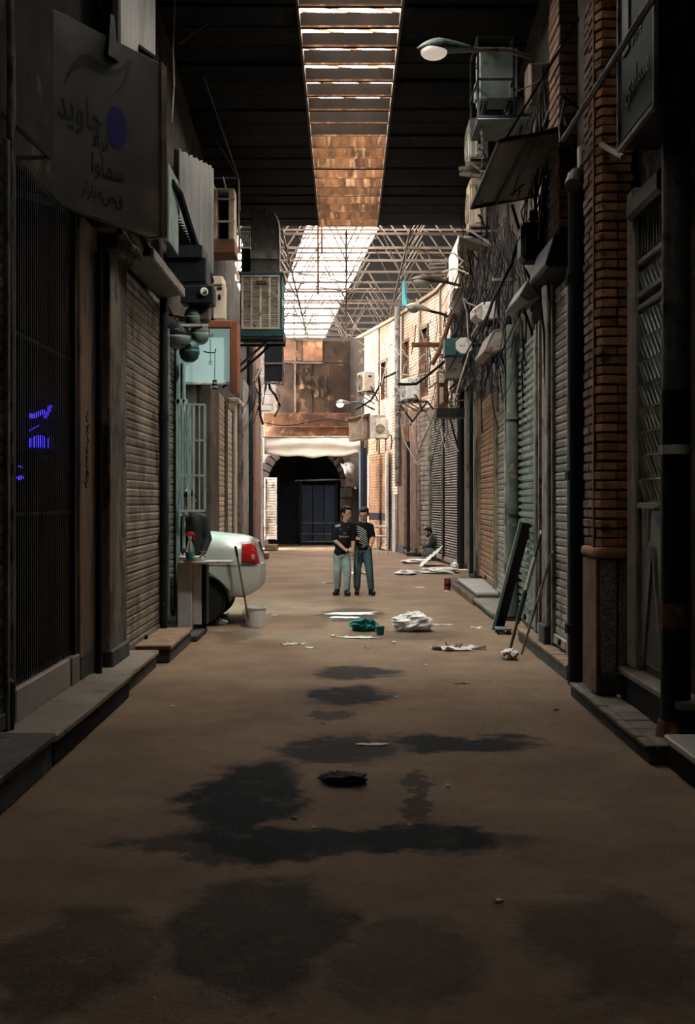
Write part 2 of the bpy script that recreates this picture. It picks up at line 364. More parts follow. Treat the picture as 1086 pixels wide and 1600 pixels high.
# ================================================================ the setting
LEFT = [(-2.15, 0), (-2.15, 14.4), (-2.3, 18.3), (-2.5, 24), (-2.66, 34.5), (-2.95, 41)]
RIGHT = [(2.2, 0), (2.2, 10.75), (2.15, 10.9), (2.15, 12.5), (2.18, 14), (2.35, 17), (2.5, 20), (2.62, 24), (2.7, 27.4), (2.4, 31.5), (1.5, 36), (.16, 41.5)]
def on(poly, px):
    k = (px - CX) / F
    for (xa, ya), (xb, yb) in zip(poly, poly[1:]):
        den = (xb - xa) - k*(yb - ya)
        if abs(den) < 1e-9: continue
        t = (k*ya - xa) / den
        if -1e-6 <= t <= 1 + 1e-6: return Vector((xa + t*(xb-xa), ya + t*(yb-ya), 0))
    raise ValueError(px)
def zat(py, Y): return EYE + (CY - py) * Y / F
def wallx(poly, Y):
    for (xa, ya), (xb, yb) in zip(poly, poly[1:]):
        if ya <= Y <= yb: return xa + (xb-xa)*(Y-ya)/(yb-ya)
    return poly[-1][0]

fl = MB(); fl.sheet([[(x, y, 0) for x in (-9, -3, 0, 3, 9)] for y in (-6, 0, 10, 20, 30, 45, 70)])
struct('floor', fl, MT['asphalt'])

def strip(poly, Y0, Y1, z0, z1, off, th):       # wall body along a facade line, from its face backwards
    pts = [(wallx(poly, Y0), Y0)] + [p for p in poly if Y0 < p[1] < Y1] + [(wallx(poly, Y1), Y1)]
    sg = -1 if poly is LEFT else 1
    mb = MB()
    a = [(x + sg*off, y) for x, y in pts]; c = [(x + sg*(off+th), y) for x, y in pts]
    mb.prism([(x, y, z0) for x, y in a] + [(x, y, z0) for x, y in reversed(c)], (0, 0, z1-z0))
    return mb
wl = MB()
for a, b, z0, z1 in ((-6, 7.38, 0, 7.6), (7.38, 9.2, 3.95, 7.6), (9.2, 14.38, 0, 7.6), (14.38, 18.25, 3.55, 7.6), (18.25, 24.7, 0, 7.6), (24.7, 27.6, 0, 7.6), (27.6, 38.0, 0, 6.9)):
    m_ = strip(LEFT, max(a, 0), b, z0, z1, .10, .35); wl.add(m_.v, m_.f)
wl.box((-2.6, -6, 0), (-2.25, 0, 7.6))
struct('wall_left', wl, MT['plaster_dark'])
wr = MB()
for a, b, z0, z1 in ((0, 7.75, 0, 7.6), (7.75, 9.0, 3.8, 7.6), (7.7, 9.05, 0, 3.85), (9.0, 27.5, 0, 7.6)):
    m_ = strip(RIGHT, a, b, z0, z1, .10, .5); wr.add(m_.v, m_.f)
wr.box((2.3, -6, 0), (2.8, 0, 7.6))
struct('wall_right', wr, MT['plaster_dark'])
struct('wall_back', MB().box((-3, -6.3, 0), (3, -6, 7.6)), MT['plaster_dark'])

# rooms behind the gate and behind the lit opening
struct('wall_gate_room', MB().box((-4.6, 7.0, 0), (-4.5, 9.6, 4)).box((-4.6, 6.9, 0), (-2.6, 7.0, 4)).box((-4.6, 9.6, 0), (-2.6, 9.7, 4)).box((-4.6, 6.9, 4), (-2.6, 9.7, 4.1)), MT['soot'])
rm = struct('wall_lit_room', MB().box((-5.6, 14.2, 0), (-5.5, 18.6, 3.7)).box((-5.6, 18.5, 0), (-2.42, 18.7, 3.7)).box((-5.6, 14.1, 0), (-2.6, 14.2, 3.7)).box((-5.6, 14.1, 3.55), (-2.3, 18.7, 3.7)), MT['grout'])
tl = MB().box((-.135, -.012, -.085), (.135, 0, .085)).mesh('wall_tile', bev=.006)
for i in range(8):
    for j in range(18):
        lput('wall_tile', tl, MT['tile_teal'], rm, T(-2.56 - i*.28 - (.14 if j % 2 else 0), 18.5, .12 + j*.185))
# ------------------------------------------------ ceiling of the near hall, one plank per bay, and the skylight slot
CZ, BAY, Y1C = 7.5, .61, 24.66
SL, SR = -.58, .67
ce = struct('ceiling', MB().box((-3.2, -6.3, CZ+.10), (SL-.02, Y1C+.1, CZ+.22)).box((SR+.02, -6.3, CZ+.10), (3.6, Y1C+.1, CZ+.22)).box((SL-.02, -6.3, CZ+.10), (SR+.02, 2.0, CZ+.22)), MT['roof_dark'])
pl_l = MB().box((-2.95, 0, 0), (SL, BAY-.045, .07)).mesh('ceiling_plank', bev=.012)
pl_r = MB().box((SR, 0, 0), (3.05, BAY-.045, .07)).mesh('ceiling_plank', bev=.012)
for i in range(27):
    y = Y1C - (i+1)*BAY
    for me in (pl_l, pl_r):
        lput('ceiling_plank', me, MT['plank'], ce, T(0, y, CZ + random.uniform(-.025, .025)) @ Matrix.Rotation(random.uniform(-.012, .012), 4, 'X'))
sk = thing('skylight', 'long glazed skylight slot with rusty cross beams above the dark covered street', 'skylight', (.045, 12, CZ))
bm_me = MB().box((SL-.03, -.012, 0), (SR+.03, .012, .19)).box((SL-.03, -.04, 0), (SR+.03, .04, .012)).mesh('cross_beam')
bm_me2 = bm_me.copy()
ln = MB().box((SL, -.03, -.012), (SR, -.012, .012)).mesh('beam_lip')
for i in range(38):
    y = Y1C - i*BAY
    o = put('cross_beam', bm_me if i < 10 else bm_me2, MT['rust_beam' if i < 10 else 'rust_beam_shaded'], sk, T(0, y, CZ + random.uniform(-.01, .01)))
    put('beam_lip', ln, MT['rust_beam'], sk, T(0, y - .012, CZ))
for i in range(11):
    y = Y1C - i*2*BAY
    MB().box((SL-.25, y - 2*BAY + .02, CZ+.34), (SR+.25, y, CZ+.352)).build('glass_pane', MT['pane_dirty'], sk)
for i in range(11, 19):  # unseen dim panes over the camera, added to light the pier and sign
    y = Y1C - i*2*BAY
    MB().box((SL-.25, y - 2*BAY + .02, CZ+.34), (SR+.25, y, CZ+.352)).build('glass_pane', MT['pane_dim_added'], sk)
gb = MB()
for i in range(57):
    y = Y1C - i*.24; gb.bar((SL-.2, y-.35, CZ+.32), (SR+.2, y+.35, CZ+.32), .022)
o = gb.build('glazing_bars', MT['rust'], sk); o['kind'] = 'stuff'
for x in (SL, SR):
    MB().box((x-.015, 2.0, CZ-.03), (x+.015, Y1C, CZ+.10)).build('edge_trim', MT['truss'], sk)
    MB().box((x-.02+(-.28 if x < 0 else .28), 1.4, CZ+.12), (x+.02+(-.28 if x < 0 else .28), Y1C, CZ+.36)).build('curb_wall', MT['rust'], sk)
MB().box((SL-.3, Y1C-.02, CZ+.2), (SR+.3, Y1C+.02, CZ+.36)).build('end_wall', MT['rust'], sk)
wirepts = [P(603 + 3*math.sin(t*2), 150 + t*15, 17.2 + t*.62) for t in range(8)]
tag(MB().tube(wirepts, .007, 5).build('hanging_wire', MT['cable_pale']), 'thin pale wire dangling beside the far end of the skylight', 'wire')
for k, (a, b) in enumerate(((P(497, 330, 24.9), P(497, 460, 24.9)), (P(503, 345, 25.0), P(503, 395, 25.0)))):
    tag(MB().cyl(a, b, .022, n=8).build('hanging_rod', MT['rust']), ['long rusty rod hanging below the end of the skylight', 'short rusty rod hanging right beside the long rod'][k], 'rod')

# ------------------------------------------------ space frame and high roof over the open court beyond
sf = thing('space_frame', 'rusty steel space frame lattice spanning the bright court at the far end', 'truss', (0, 34, CZ))
ys = [25.4 + i*1.42 for i in range(13)]
for i, y in enumerate(ys):
    MB().bar((-4.6, y, CZ), (5.2, y, CZ), .055).build('bottom_chord', MT['truss'], sf)
    if i % 2: MB().bar((-4.6, y+.7, CZ+1.25), (5.2, y+.7, CZ+1.25), .05).build('top_chord', MT['truss'], sf)
xs = [-4.2 + i*1.4 for i in range(7)]
for i, x in enumerate(xs):
    MB().bar((x, 25.0, CZ), (x, 43, CZ), .045).build('long_chord', MT['truss'], sf)
for i, y in enumerate(ys):
    d = MB()
    for x in xs:
        t = Vector((x+.7, y+.7, CZ+1.25))
        for q in random.sample(((x, y), (x+1.4, y), (x, y+1.42), (x+1.4, y+1.42)), 2): d.bar((q[0], q[1], CZ), t, .026)
        if random.random() < .25: d.bar((x, y, CZ), (x+1.4, y+1.42, CZ), .025)
        if random.random() < .12: d.bar((x, y, CZ), (x + random.uniform(-.4, .4), y+.2, CZ-.9), .018)
    o = d.build('web_diagonals', MT['truss'], sf); o['kind'] = 'stuff'
for k, x in enumerate((-2.35, -1.9, -1.5)):
    MB().bar((x, 42.2, CZ), (x, 42.2, CZ+1.7), .05).build('post', MT['truss'], sf)
rz = 10.0
ro = MB()
def edge_l(y): return .0 - .116*(y - 24.7)
def edge_r(y): return 1.95 - .088*(y - 24.7)
segs = [24.7, 30, 36, 44, 52, 62]
for a, b in zip(segs, segs[1:]):
    ro.prism([(edge_r(a), a, rz), (9, a, rz), (9, b, rz), (edge_r(b), b, rz)], (0, 0, .06))
    ro.prism([(min(-3.4, edge_l(a)-.6), a, rz), (edge_l(a), a, rz), (edge_l(b), b, rz), (min(-3.4, edge_l(b)-.6), b, rz)], (0, 0, .06))
ro.box((-3.4, 24.6, CZ+.1), (SL-.35, 24.75, rz)).box((SR+.35, 24.6, CZ+.1), (9, 24.75, rz)).box((9, 24.7, 0), (9.2, 62, rz)).box((-9, 62, 0), (9, 62.2, rz))
struct('roof', ro, MT['roof_dark'])
rf = thing('translucent_roof', 'band of bright translucent roof sheets glowing above the steel lattice', 'roof sheet', (0, 40, rz))
yy = 24.75; k = 0
while yy < 60.5:
    y2 = yy + 1.5
    n = 15; rows = []
    for j in range(n+1):
        y = yy + (y2-yy)*j/n; z = rz + .03 + .022*math.cos(j*PI)
        rows.append([(edge_l(y)-.1, y, z), (edge_r(y)+.1, y, z)])
    MB().sheet(rows, (0, 0, .006)).build('roof_sheet', MT['pane_sky'], rf)
    MB().box((edge_l(yy)-.1, yy-.03, rz-.05), (edge_r(yy)+.1, yy+.03, rz)).build('purlin', MT['truss'], rf)
    yy = y2; k += 1

cl = thing('dimming_clerestory', 'added row of light dimming side panes between the left facade and the high roof', 'glazing', (-3.3, 34, 7.5))
for i in range(12):  # panes added to cut the daylight coming into the court from the left
    y = 24.8 + i*2.2
    MB().box((-3.42, y+.03, 6.9), (-3.405, y+2.17, 10.0)).build('side_pane', MT['pane_side'], cl)
    MB().box((-3.45, y-.03, 6.9), (-3.38, y+.03, 10.0)).build('mullion', MT['truss'], cl)

# ------------------------------------------------ end of the street
yE = 40.0
we = struct('wall_end', MB().box((-4.5, yE, 3.2), (1.0, yE+.4, 7.25)).box((-4.5, yE, 0), (-2.95, yE+.4, 3.2)).box((-.1, yE, 0), (1.0, yE+.4, 3.2)), MT['plaster_dark'])
def panelpx(name, x0, x1, y0, y1, Y, th, m, parent, bev=.01):
    a = P(x0, y1, Y); b = P(x1, y0, Y)
    return MB().box((a.x, Y-th, a.z), (b.x, Y, b.z)).build(name, m, parent, bev=bev)
cols = [430, 461, 489, 517, 547]
for i in range(4):
    panelpx('cladding_panel', cols[i]+.6, cols[i+1]-.6, 569, 646, yE, .05 + .03*(i % 2), MT['clad_brown'], we)
    if i > 1: panelpx('cladding_panel', cols[i]+(.6 if i != 2 else 16), cols[i+1]-.6, 533, 567, yE, .05, MT['clad_brown'], we)
panelpx('rusty_panel', 443, 472, 532, 564, yE, .12, MT['rust'], we); panelpx('rusty_panel', 473, 504, 533, 565, yE, .12, MT['rust'], we)
for i, (x0, y0, x1, y1) in enumerate(((442, 531, 506, 531), (443, 566, 505, 567), (461, 530, 461, 644), (430, 647, 547, 647))):
    MB().bar(P(x0, y0, yE-.16), P(x1, y1, yE-.16), .05).build('cladding_batten', MT['truss'], we)
# crumpled tin on the cladding
for (cx, cy, w, h) in ((472, 592, 26, 30), (498, 604, 24, 34)):
    rows = []
    for j in range(6):
        rows.append([P(cx - w/2 + w*i/6 + random.uniform(-1, 1), cy - h/2 + h*j/5 + random.uniform(-1.5, 1.5), yE - .10 - random.uniform(0, .07)) for i in range(7)])
    MB().sheet(rows, (0, .01, 0)).build('crumpled_sheet', MT['clad_brown'], we)
panelpx('rusty_beam', 412, 548, 646, 666, 38.6, .25, MT['rust'], we); panelpx('rusty_beam', 414, 549, 667, 683, 38.9, .2, MT['rust'], we)
tag(MB().tube([P(412+i*17, 660 + 5*math.sin(i*.8), 38.2) for i in range(9)], .02, 5).build('sagging_cable', MT['cable']), 'black cable sagging along the rusty beam above the cream awning', 'cable')
# arch: ring of stones round the dark opening
ar = thing('stone_arch', 'sooty pointed brick arch around the dark passage at the street end', 'arch', (P(476, 858, 39.3).x, 39.3, 0))
ax, az, aw = P(476, 760, 39.3).x, P(476, 762, 39.3).z, 1.25
def archpt(t, r):        # t 0..1 left spring to right spring, pointed
    a = PI*(1-t); return (ax + r*math.cos(a), az + r*1.05*math.sin(a)**.9)
stone_n = 18
for i in range(stone_n):
    t0, t1 = i/stone_n + .004, (i+1)/stone_n - .004
    p = [archpt(t0, aw), archpt(t1, aw), archpt(t1, aw+.34), archpt(t0, aw+.34)]
    MB().prism([(x, 39.15 + random.uniform(-.03, .03), z) for x, z in p], (0, .8, 0)).build('arch_stone', MT['brick_dark'], ar, bev=.01)
for sx in (-1, 1):
    for j in range(6):
        z0 = j*az/6
        MB().box((ax + sx*(aw+.17) - .2, 39.15 + random.uniform(-.03, .03), z0+.01), (ax + sx*(aw+.17) + .2, 39.95, z0 + az/6 - .01)).build('jamb_stone', MT['brick_dark'], ar, bev=.015)
sp = MB()
n = 20
top = P(476, 686, 39.5).z + .6
outer = [archpt(i/n, aw+.3) for i in range(n+1)]
sp.prism([(ax-2.2, 39.4, az), (ax-2.2, 39.4, top), (ax+1.9, 39.4, top), (ax+1.9, 39.4, az)] + [(x, 39.4, z) for x, z in reversed(outer)], (0, .4, 0))
sp.build('spandrel', MT['plaster_dark'], ar)
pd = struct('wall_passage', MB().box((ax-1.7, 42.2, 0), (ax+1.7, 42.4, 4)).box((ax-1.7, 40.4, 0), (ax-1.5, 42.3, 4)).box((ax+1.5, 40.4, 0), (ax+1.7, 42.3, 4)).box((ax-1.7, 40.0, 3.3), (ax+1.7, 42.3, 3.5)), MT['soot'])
bd = tag(thing('door_2', 'dark blue steel door at the back of the arched passage', None, (P(497, 858, 41.5).x, 41.5, 0)), kind='structure')
a = P(471, 858, 41.6); b = P(524, 758, 41.6)
for i in range(3):
    w = (b.x-a.x)/3
    MB().box((a.x+i*w+.01, 41.55, .05), (a.x+(i+1)*w-.01, 41.63, b.z)).build('door_leaf', MT['blue_door'], bd, bev=.01)
for py in (817, 834, 846): MB().bar((a.x, 41.5, zat(py, 41.5)), (b.x, 41.5, zat(py, 41.5)), .035).build('door_bar', MT['pipe_grey'], bd)
MB().box((a.x-.09, 41.5, 0), (a.x, 41.7, b.z+.08)).build('frame', MT['black_metal'], bd); MB().box((b.x, 41.5, 0), (b.x+.09, 41.7, b.z+.08)).build('frame', MT['black_metal'], bd)
MB().bar((a.x-.2, 40.9, b.z+.15), (b.x+.3, 40.9, b.z+.2), .05).build('crossbar', MT['pipe_grey'], bd)
# drooping cream awning
aw_ = thing('canvas_awning', 'long cream canvas awning sagging under the rusty beam at the street end', 'awning', P(480, 700, 36.5))
rows = []
for j in range(7):
    v = j/6; r = []
    for i in range(25):
        u = i/24
        px = 413 + 150*u; py = 684 + (4 + 9*math.sin(PI*u))*v*.2 + v*(28 - 6*abs(u-.5))
        py += 1.2*math.sin(u*22 + v*3)*v
        if u > .9: py = py*(1-(u-.9)*1.6) + (684)*((u-.9)*1.6)
        r.append(P(px, py, 36.6 - .35*v + .05*math.sin(u*17+2*v) + .08*math.sin(v*9 + 2.5*math.sin(u*PI))))
    rows.append(r)
MB().sheet(rows, (0, .012, 0)).build('cloth', MT['canvas'], aw_, smooth=True)
MB().cyl(P(411, 683, 36.65), P(566, 683, 36.65), .03, n=8).build('rod', MT['steel_old'], aw_)
# left strip of white shutter inside the arch wall

# ------------------------------------------------ shutters
def shutter(poly, px0, px1, z0, z1, h, m, label, railm='pipe_grey', perf=False, box=None, joined=False, bars=True, lock=True, pts=None, off=0.0, jit=.012, gap=0.0):
    """px0 nearer end, px1 farther end"""
    sg = -1 if poly is LEFT else 1
    p0, p1 = pts or (on(poly, px0), on(poly, px1))
    if p0.y > p1.y: p0, p1 = p1, p0
    ang = math.atan2(p1.y-p0.y, p1.x-p0.x); ln_ = (p1-p0).length
    r = thing('roller_shutter', label, 'shutter', (p0.x, p0.y, z0), ang)
    q = sg
    prof = [(-.02, 0), (.002, .003), (.011, h*.2), (.013, h*.44), (.007, h*.5), (.013, h*.56), (.011, h*.82), (.001, h*.94), (-.02, h*.97)]
    prof = [(y, z*(1-gap)) for y, z in prof]
    mb = MB().prism([(.04, q*(y+off), z) for y, z in prof], (ln_-.08, 0, 0))
    if perf:
        nn = max(4, int(ln_/.13))
        for i in range(nn):
            x = .08 + (ln_-.16)*(i+.5)/nn
            mb.cb((x, q*(.024+off), h*.5), (.075, .03, h*.5))
    n = int((z1-z0-.1)/h)
    sm = mb.mesh('slat')
    if joined:
        jm = MB()
        for i in range(n): jm.add([(v.x, v.y, v.z + .1 + i*h) for v in mb.v], mb.f)
        o = lput('slats', jm.mesh('slats'), MT[m], r); o['kind'] = 'stuff'
    else:
        for i in range(n):
            lput('slat', sm, MT[m], r, T(0, random.uniform(-.002, .002), .1 + i*h) @ Matrix.Rotation(random.uniform(-1, 1)*jit, 4, 'X') @ Matrix.Rotation(random.uniform(-1, 1)*.0016, 4, 'Y'))
    lput('bottom_bar', MB().box((.03, -.03+q*off, 0), (ln_-.03, .035+q*off, .1)).mesh('bottom_bar', bev=.008), MT[m], r)
    if bars:
        for x in (0, ln_-.05):
            lput('guide_rail', MB().box((x, -.045+q*off, -.02), (x+.05, .05+q*off, z1-z0)).mesh('guide_rail', bev=.006), MT[railm], r)
    lput('backing', MB().box((0, -q*.02-.01+q*off-q*.03, 0), (ln_, -q*.02+.01+q*off-q*.03, z1-z0)).mesh('backing'), MT['soot'], r)
    if lock and not joined:
        lput('lock', MB().cyl((ln_*.5, q*(.03+off), .06), (ln_*.5, q*(.06+off), .06), .035, n=10).mesh('lock'), MT['black_metal'], r)
    if box:
        d, hh, bmn = box
        pr = [(-.05, z1-z0), (d, z1-z0), (d+.02, z1-z0+.03), (d*.75, z1-z0+hh), (-.05, z1-z0+hh)]
        lput('shutter_hood', MB().prism([(-.05, q*(y+off), z) for y, z in pr], (ln_+.1, 0, 0)).mesh('shutter_hood', bev=.01), MT[bmn], r)
    return r
sh = shutter
sh(LEFT, 0, 0, .22, 3.9, .085, 'slat_blue', 'blue grey roller shutter cut by the edge of view beside the barred gate', pts=(Vector((-2.15, 5.2, 0)), Vector((-2.15, 7.22, 0))))
sh(LEFT, 187.5, 250, .13, 3.92, .085, 'slat_tan', 'tall dented tan roller shutter between the peeling pilaster and black drainpipe', jit=.03)
sh(LEFT, 261, 274, .2, 3.7, .085, 'slat_grey', 'narrow grey shutter strip just before the teal lit shop', off=-.02)
sh(LEFT, 333.5, 350, .1, 3.7, .10, 'slat_cream', 'tan roller shutter behind the parked car', railm='plaster_brown')
sh(LEFT, 352.5, 362, .1, 3.6, .12, 'slat_white', 'narrow pale roller shutter beyond the parked car', railm='plaster_brown')
sh(RIGHT, 895, 868.5, .18, 3.85, .082, 'slat_grey', 'grey roller shutter beside the thick black drainpipe', railm='steel_old', jit=.02, box=(.25, .3, 'black_metal'))
sh(RIGHT, 849, 843, .18, 3.6, .085, 'slat_green', 'very narrow pale green shutter strip beside the rusty rail', railm='steel_old', lock=False)
sh(RIGHT, 841.5, 813, .18, 3.55, .088, 'slat_green', 'pale green perforated roller shutter behind the leaning boards', railm='slat_green', perf=True)
sh(RIGHT, 794, 778.5, .15, 3.75, .09, 'slat_grey', 'light grey roller shutter beyond the green pipe', railm='steel_old')
sh(RIGHT, 776, 751.5, .22, 3.55, .095, 'slat_brown', 'brown roller shutter above the pale marble step', railm='wood_plank')
sh(RIGHT, 718, 695, .06, 4.15, .064, 'slat_white', 'slatted white shutter with dark gaps behind the litter', railm='black_metal', joined=True, gap=.42)
sh(RIGHT, 693, 675, .08, 4.15, .066, 'slat_white', 'grey ribbed shutter right behind the squatting man', railm='steel_old', joined=True, gap=.5)
sh(RIGHT, 673, 655.5, .1, 4.2, .14, 'slat_tan', 'tan ribbed shutter with a pale sprayed patch near the squatting man', railm='steel_old', joined=True)
sh(RIGHT, 607, 578.5, .05, zat(706, 36.2), .09, 'slat_brown', 'light brown shutter with a black band at the street end', railm='white_paint', joined=True, off=.04)
p0, p1 = P(413, 0, 38.8), P(433, 0, 38.8); p0.z = p1.z = 0
sh(LEFT, 0, 0, .3, zat(746, 38.8), .09, 'slat_tan', 'small white shutter in the left flank of the arch', pts=(p0, p1), joined=True)

# dark band and rail on the brown shutter at the end
a0, a1 = on(RIGHT, 606), on(RIGHT, 580)
dd = (a1-a0).normalized(); nn_ = Vector((-dd.y, dd.x, 0)); nn_ = nn_ if nn_.x < 0 else -nn_
zb = zat(808, 36)
o = MB().bar(a0 + nn_*.06 + Vector((0, 0, zb)), a1 + nn_*.06 + Vector((0, 0, zb)), .03, .22).build('sign_band', MT['ink'])
tag(o, 'black band across the light brown shutter at the street end', 'sign')
br = thing('pipe_barrier', 'low pale pipe barrier standing before the light brown shutter', 'barrier', tuple(G(596, 866)))
for py in (823, 838): MB().cyl(P(581, py, 34.6), P(607, py, 34.6), .035, n=8).build('rail', MT['white_paint'], br)
MB().cyl(P(590, 838, 34.6), P(590, 866, 34.6), .03, n=8).build('post', MT['white_paint'], br)
MB().cyl(P(606, 818, 34.6), P(606, 866, 34.6), .03, n=8).build('post', MT['white_paint'], br)

# ------------------------------------------------ pilasters, columns and pipes along the left facade
def pier(poly, px0, px1, z0, z1, m, label, proud=.06, bev=.015, name='pilaster', cap=None):
    sg = -1 if poly is LEFT else 1
    p0, p1 = on(poly, px0), on(poly, px1)
    if p0.y > p1.y: p0, p1 = p1, p0
    r = thing(name, label, 'pilaster', (p0.x, p0.y, z0))
    d = (p1-p0).normalized(); w = Vector((-sg, 0, 0))*proud
    b0 = p0 + Vector((sg*.095, 0, 0)); b1 = p1 + Vector((sg*.095, 0, 0))
    MB().prism([(p.x, p.y, z0) for p in (p0+w, p1+w, b1, b0)], (0, 0, z1-z0)).build('shaft', MT[m], r, bev=bev)
    if cap:
        e = d*.03
        MB().prism([(p.x, p.y, z1-.01) for p in (p0+w*2-e, p1+w*2+e, b1+e, b0-e)], (0, 0, cap)).build('capital', MT[m], r, bev=.02)
    MB().prism([(p.x, p.y, z0-.02) for p in (p0+w*1.4-d*.01, p1+w*1.4+d*.01, b1, b0)], (0, 0, .22)).build('base', MT['stone_dark'], r, bev=.015)
    return r
pier(LEFT, 121, 149, .2, 3.95, 'plaster_brown', 'brown plastered column with scribbled marks beside the barred gate', .02)
pier(LEFT, 159, 186.5, .12, 3.85, 'plaster_peel', 'cracked peeling pilaster left of the tan shutter', .07, cap=.2)
pier(LEFT, 318.5, 332, 0, 3.6, 'plaster_dark', 'dark pilaster at the far edge of the teal lit shop', .12)
pier(LEFT, 362.5, 371, 0, 3.8, 'cream', 'warm tan pilaster beyond the pale shutter', .08, cap=.1)
pier(LEFT, 376, 385, 0, 4.6, 'plaster_peel', 'weathered patchy pilaster beside the far black pipe', .06)
pier(LEFT, 397, 405, 0, 6.3, 'brick_small', 'reddish brick pilaster at the far left corner', .05)
pier(RIGHT, 867, 858, .15, 3.9, 'pipe_grey', 'grey painted post between the grey and green shutters', .08)
pier(RIGHT, 750.5, 738, .1, 3.9, 'plaster_peel', 'peeling cream pilaster beside the brown shutter', .08, cap=.1)
pier(RIGHT, 733, 724, .05, 4.0, 'slat_grey', 'scuffed grey pilaster above the clay pot', .06)
pier(RIGHT, 653, 643, .05, 4.3, 'brick_small', 'narrow brick pilaster beyond the squatting man', .06)
pier(RIGHT, 634, 623, .05, 4.5, 'brick_small', 'worn brick pilaster beside the white post', .05)
def pipe(p, q, r, m, label, collars=(), name='drainpipe', n=14, extra=None):
    t = thing(name, label, 'pipe', p)
    MB().cyl(p, q, r, n=n).build('pipe', MT[m], t, smooth=False)
    p, q = Vector(p), Vector(q)
    for c in collars:
        z = c; d = (q-p).normalized(); x = p + d*((z-p.z)/d.z if abs(d.z) > .01 else z)
        MB().cyl(x-d*.04, x+d*.04, r*1.28, n=n).build('collar', MT[m], t)
    return t
def vpipe(px, Y, py0, py1, r, m, label, col=(), **k):
    a, b = P(px, py1, Y), P(px, py0, Y); a.z = max(a.z, 0.0)
    return pipe(a, b, r, m, label, col, **k)
vpipe(154, 9.75, 395, 1052, .030, 'black_metal', 'slim black pipe in the gap left of the peeling pilaster')
vpipe(255.5, 13.15, 430, 1010, .045, 'black_metal', 'black drainpipe right of the tan shutter', (1.2, 2.6))
vpipe(391, 31.5, 540, 872, .085, 'black_metal', 'thick black pipe on the far left facade', (2.2, 4.0))
vpipe(374, 26.0, 560, 880, .05, 'pipe_grey', 'grey conduit beside the warm tan pilaster')
vpipe(408.5, 33.5, 600, 870, .04, 'white_paint', 'thin white pipe at the far left corner')
vpipe(904, 10.25, 268, 1080, .095, 'black_metal', 'thick black drainpipe left of the brick pier', (1.86, 3.6, .5))
vpipe(800.5, 14.6, 508, 962, .075, 'pipe_green', 'green drainpipe between the green and light grey shutters', (1.5, 2.7))
vpipe(853, 12.4, 420, 997, .028, 'steel_old', 'thin rusty rail left of the grey post')
vpipe(621, 35.0, 480, 760, .085, 'pipe_grey', 'tall grey pole climbing the sunlit brick facade', (3.5, 5.0))
vpipe(638, 33.2, 690, 862, .05, 'black_metal', 'black pipe between the narrow brick pilasters')
vpipe(721, 25.2, 590, 893, .06, 'black_metal', 'black standpipe beside the slatted white shutter')
vpipe(567, 37.5, 700, 862, .13, 'blue_door', 'dark round column left of the light brown shutter', name='dark_column')
vpipe(736, 22.4, 560, 896, .04, 'black_metal', 'slim black conduit on the cream pilaster')
tag(vpipe(617, 35.4, 772, 862, .085, 'white_paint', 'short white post before the far brick pilaster', name='white_post', n=4), cat='post')
el = thing('pipe_elbow', 'grey pipe elbow poking out of the black drainpipe', 'pipe', P(900, 280, 10.2))
MB().tube([P(909, 272, 10.25), P(900, 272, 10.1), P(896, 276, 9.95), P(895, 286, 9.8)], .055, 12).build('elbow', MT['pipe_grey'], el)
MB().cyl(P(895, 284, 9.82), P(895, 290, 9.76), .065, n=12).build('rim', MT['pipe_grey'], el)
bx_ = thing('junction_box', 'small white junction box on the black drainpipe above the elbow', 'box', P(909, 262, 10.1))
MB().box(tuple(P(905, 262, 10.1)), tuple(P(920, 231, 10.2))).build('case', MT['white_paint'], bx_, bev=.01)
MB().box(tuple(P(907, 259, 10.07)), tuple(P(913, 234, 10.11))).build('lid', MT['cream'], bx_, bev=.01)
# scribble on the brown column
sc = MB(); random.seed(11)
for k in range(7):
    y = 9.45 + random.uniform(-.05, .05); z = 2.35 - k*.09
    sc.tube([(-2.127, y + .05*math.sin(t*1.7+k), z - .012*t + .02*math.cos(t*2.3+k)) for t in range(7)], .005, 4)
tag(sc.build('scribble', MT['ink']), 'black handwritten scribble on the brown plastered column', 'writing')['kind'] = 'stuff'

# ------------------------------------------------ barred gate
gt = thing('folding_gate', 'dark folding gate of thin vertical bars before the unlit shop', 'gate', (-2.17, 7.42, .42))
gy0, gy1, gz0, gz1 = 7.42, 9.14, .42, 3.9
brm = MB().box((-.003, -.008, 0), (.003, .008, gz1-gz0)).mesh('gate_bar')
for i in range(32):
    put('gate_bar', brm, MT['black_metal'], gt, T(-2.17, gy0 + .03 + (gy1-gy0-.06)*i/31, gz0))
for z in (.45, 1.55, 2.75, 3.87):
    MB().box((-2.18, gy0, z-.012), (-2.172, gy1, z+.012)).build('gate_rail', MT['black_metal'], gt)
for y in (gy0, gy1-.04): MB().box((-2.21, y, gz0), (-2.14, y+.04, gz1)).build('gate_stile', MT['black_metal'], gt)
ss = MB().box((-2.2, 7.86, .2), (-2.16, 9.2, .42)).box((-2.2, 7.3, .2), (-2.16, 7.84, .42))
tg_ = thing('gate_sill', 'pale marble kick board under the barred gate', 'sill', (-2.18, 8.2, .2))
MB().box((-2.21, 7.45, .2), (-2.13, 8.9, .42)).build('board', MT['marble_pale'], tg_, bev=.008)
MB().box((-2.21, 8.91, .2), (-2.12, 9.18, .42)).build('end_block', MT['marble_step'], tg_, bev=.008)
vpipe(16, 7.35, 0, 1120, .022, 'pipe_grey', 'slim metal post at the near edge of the barred gate')
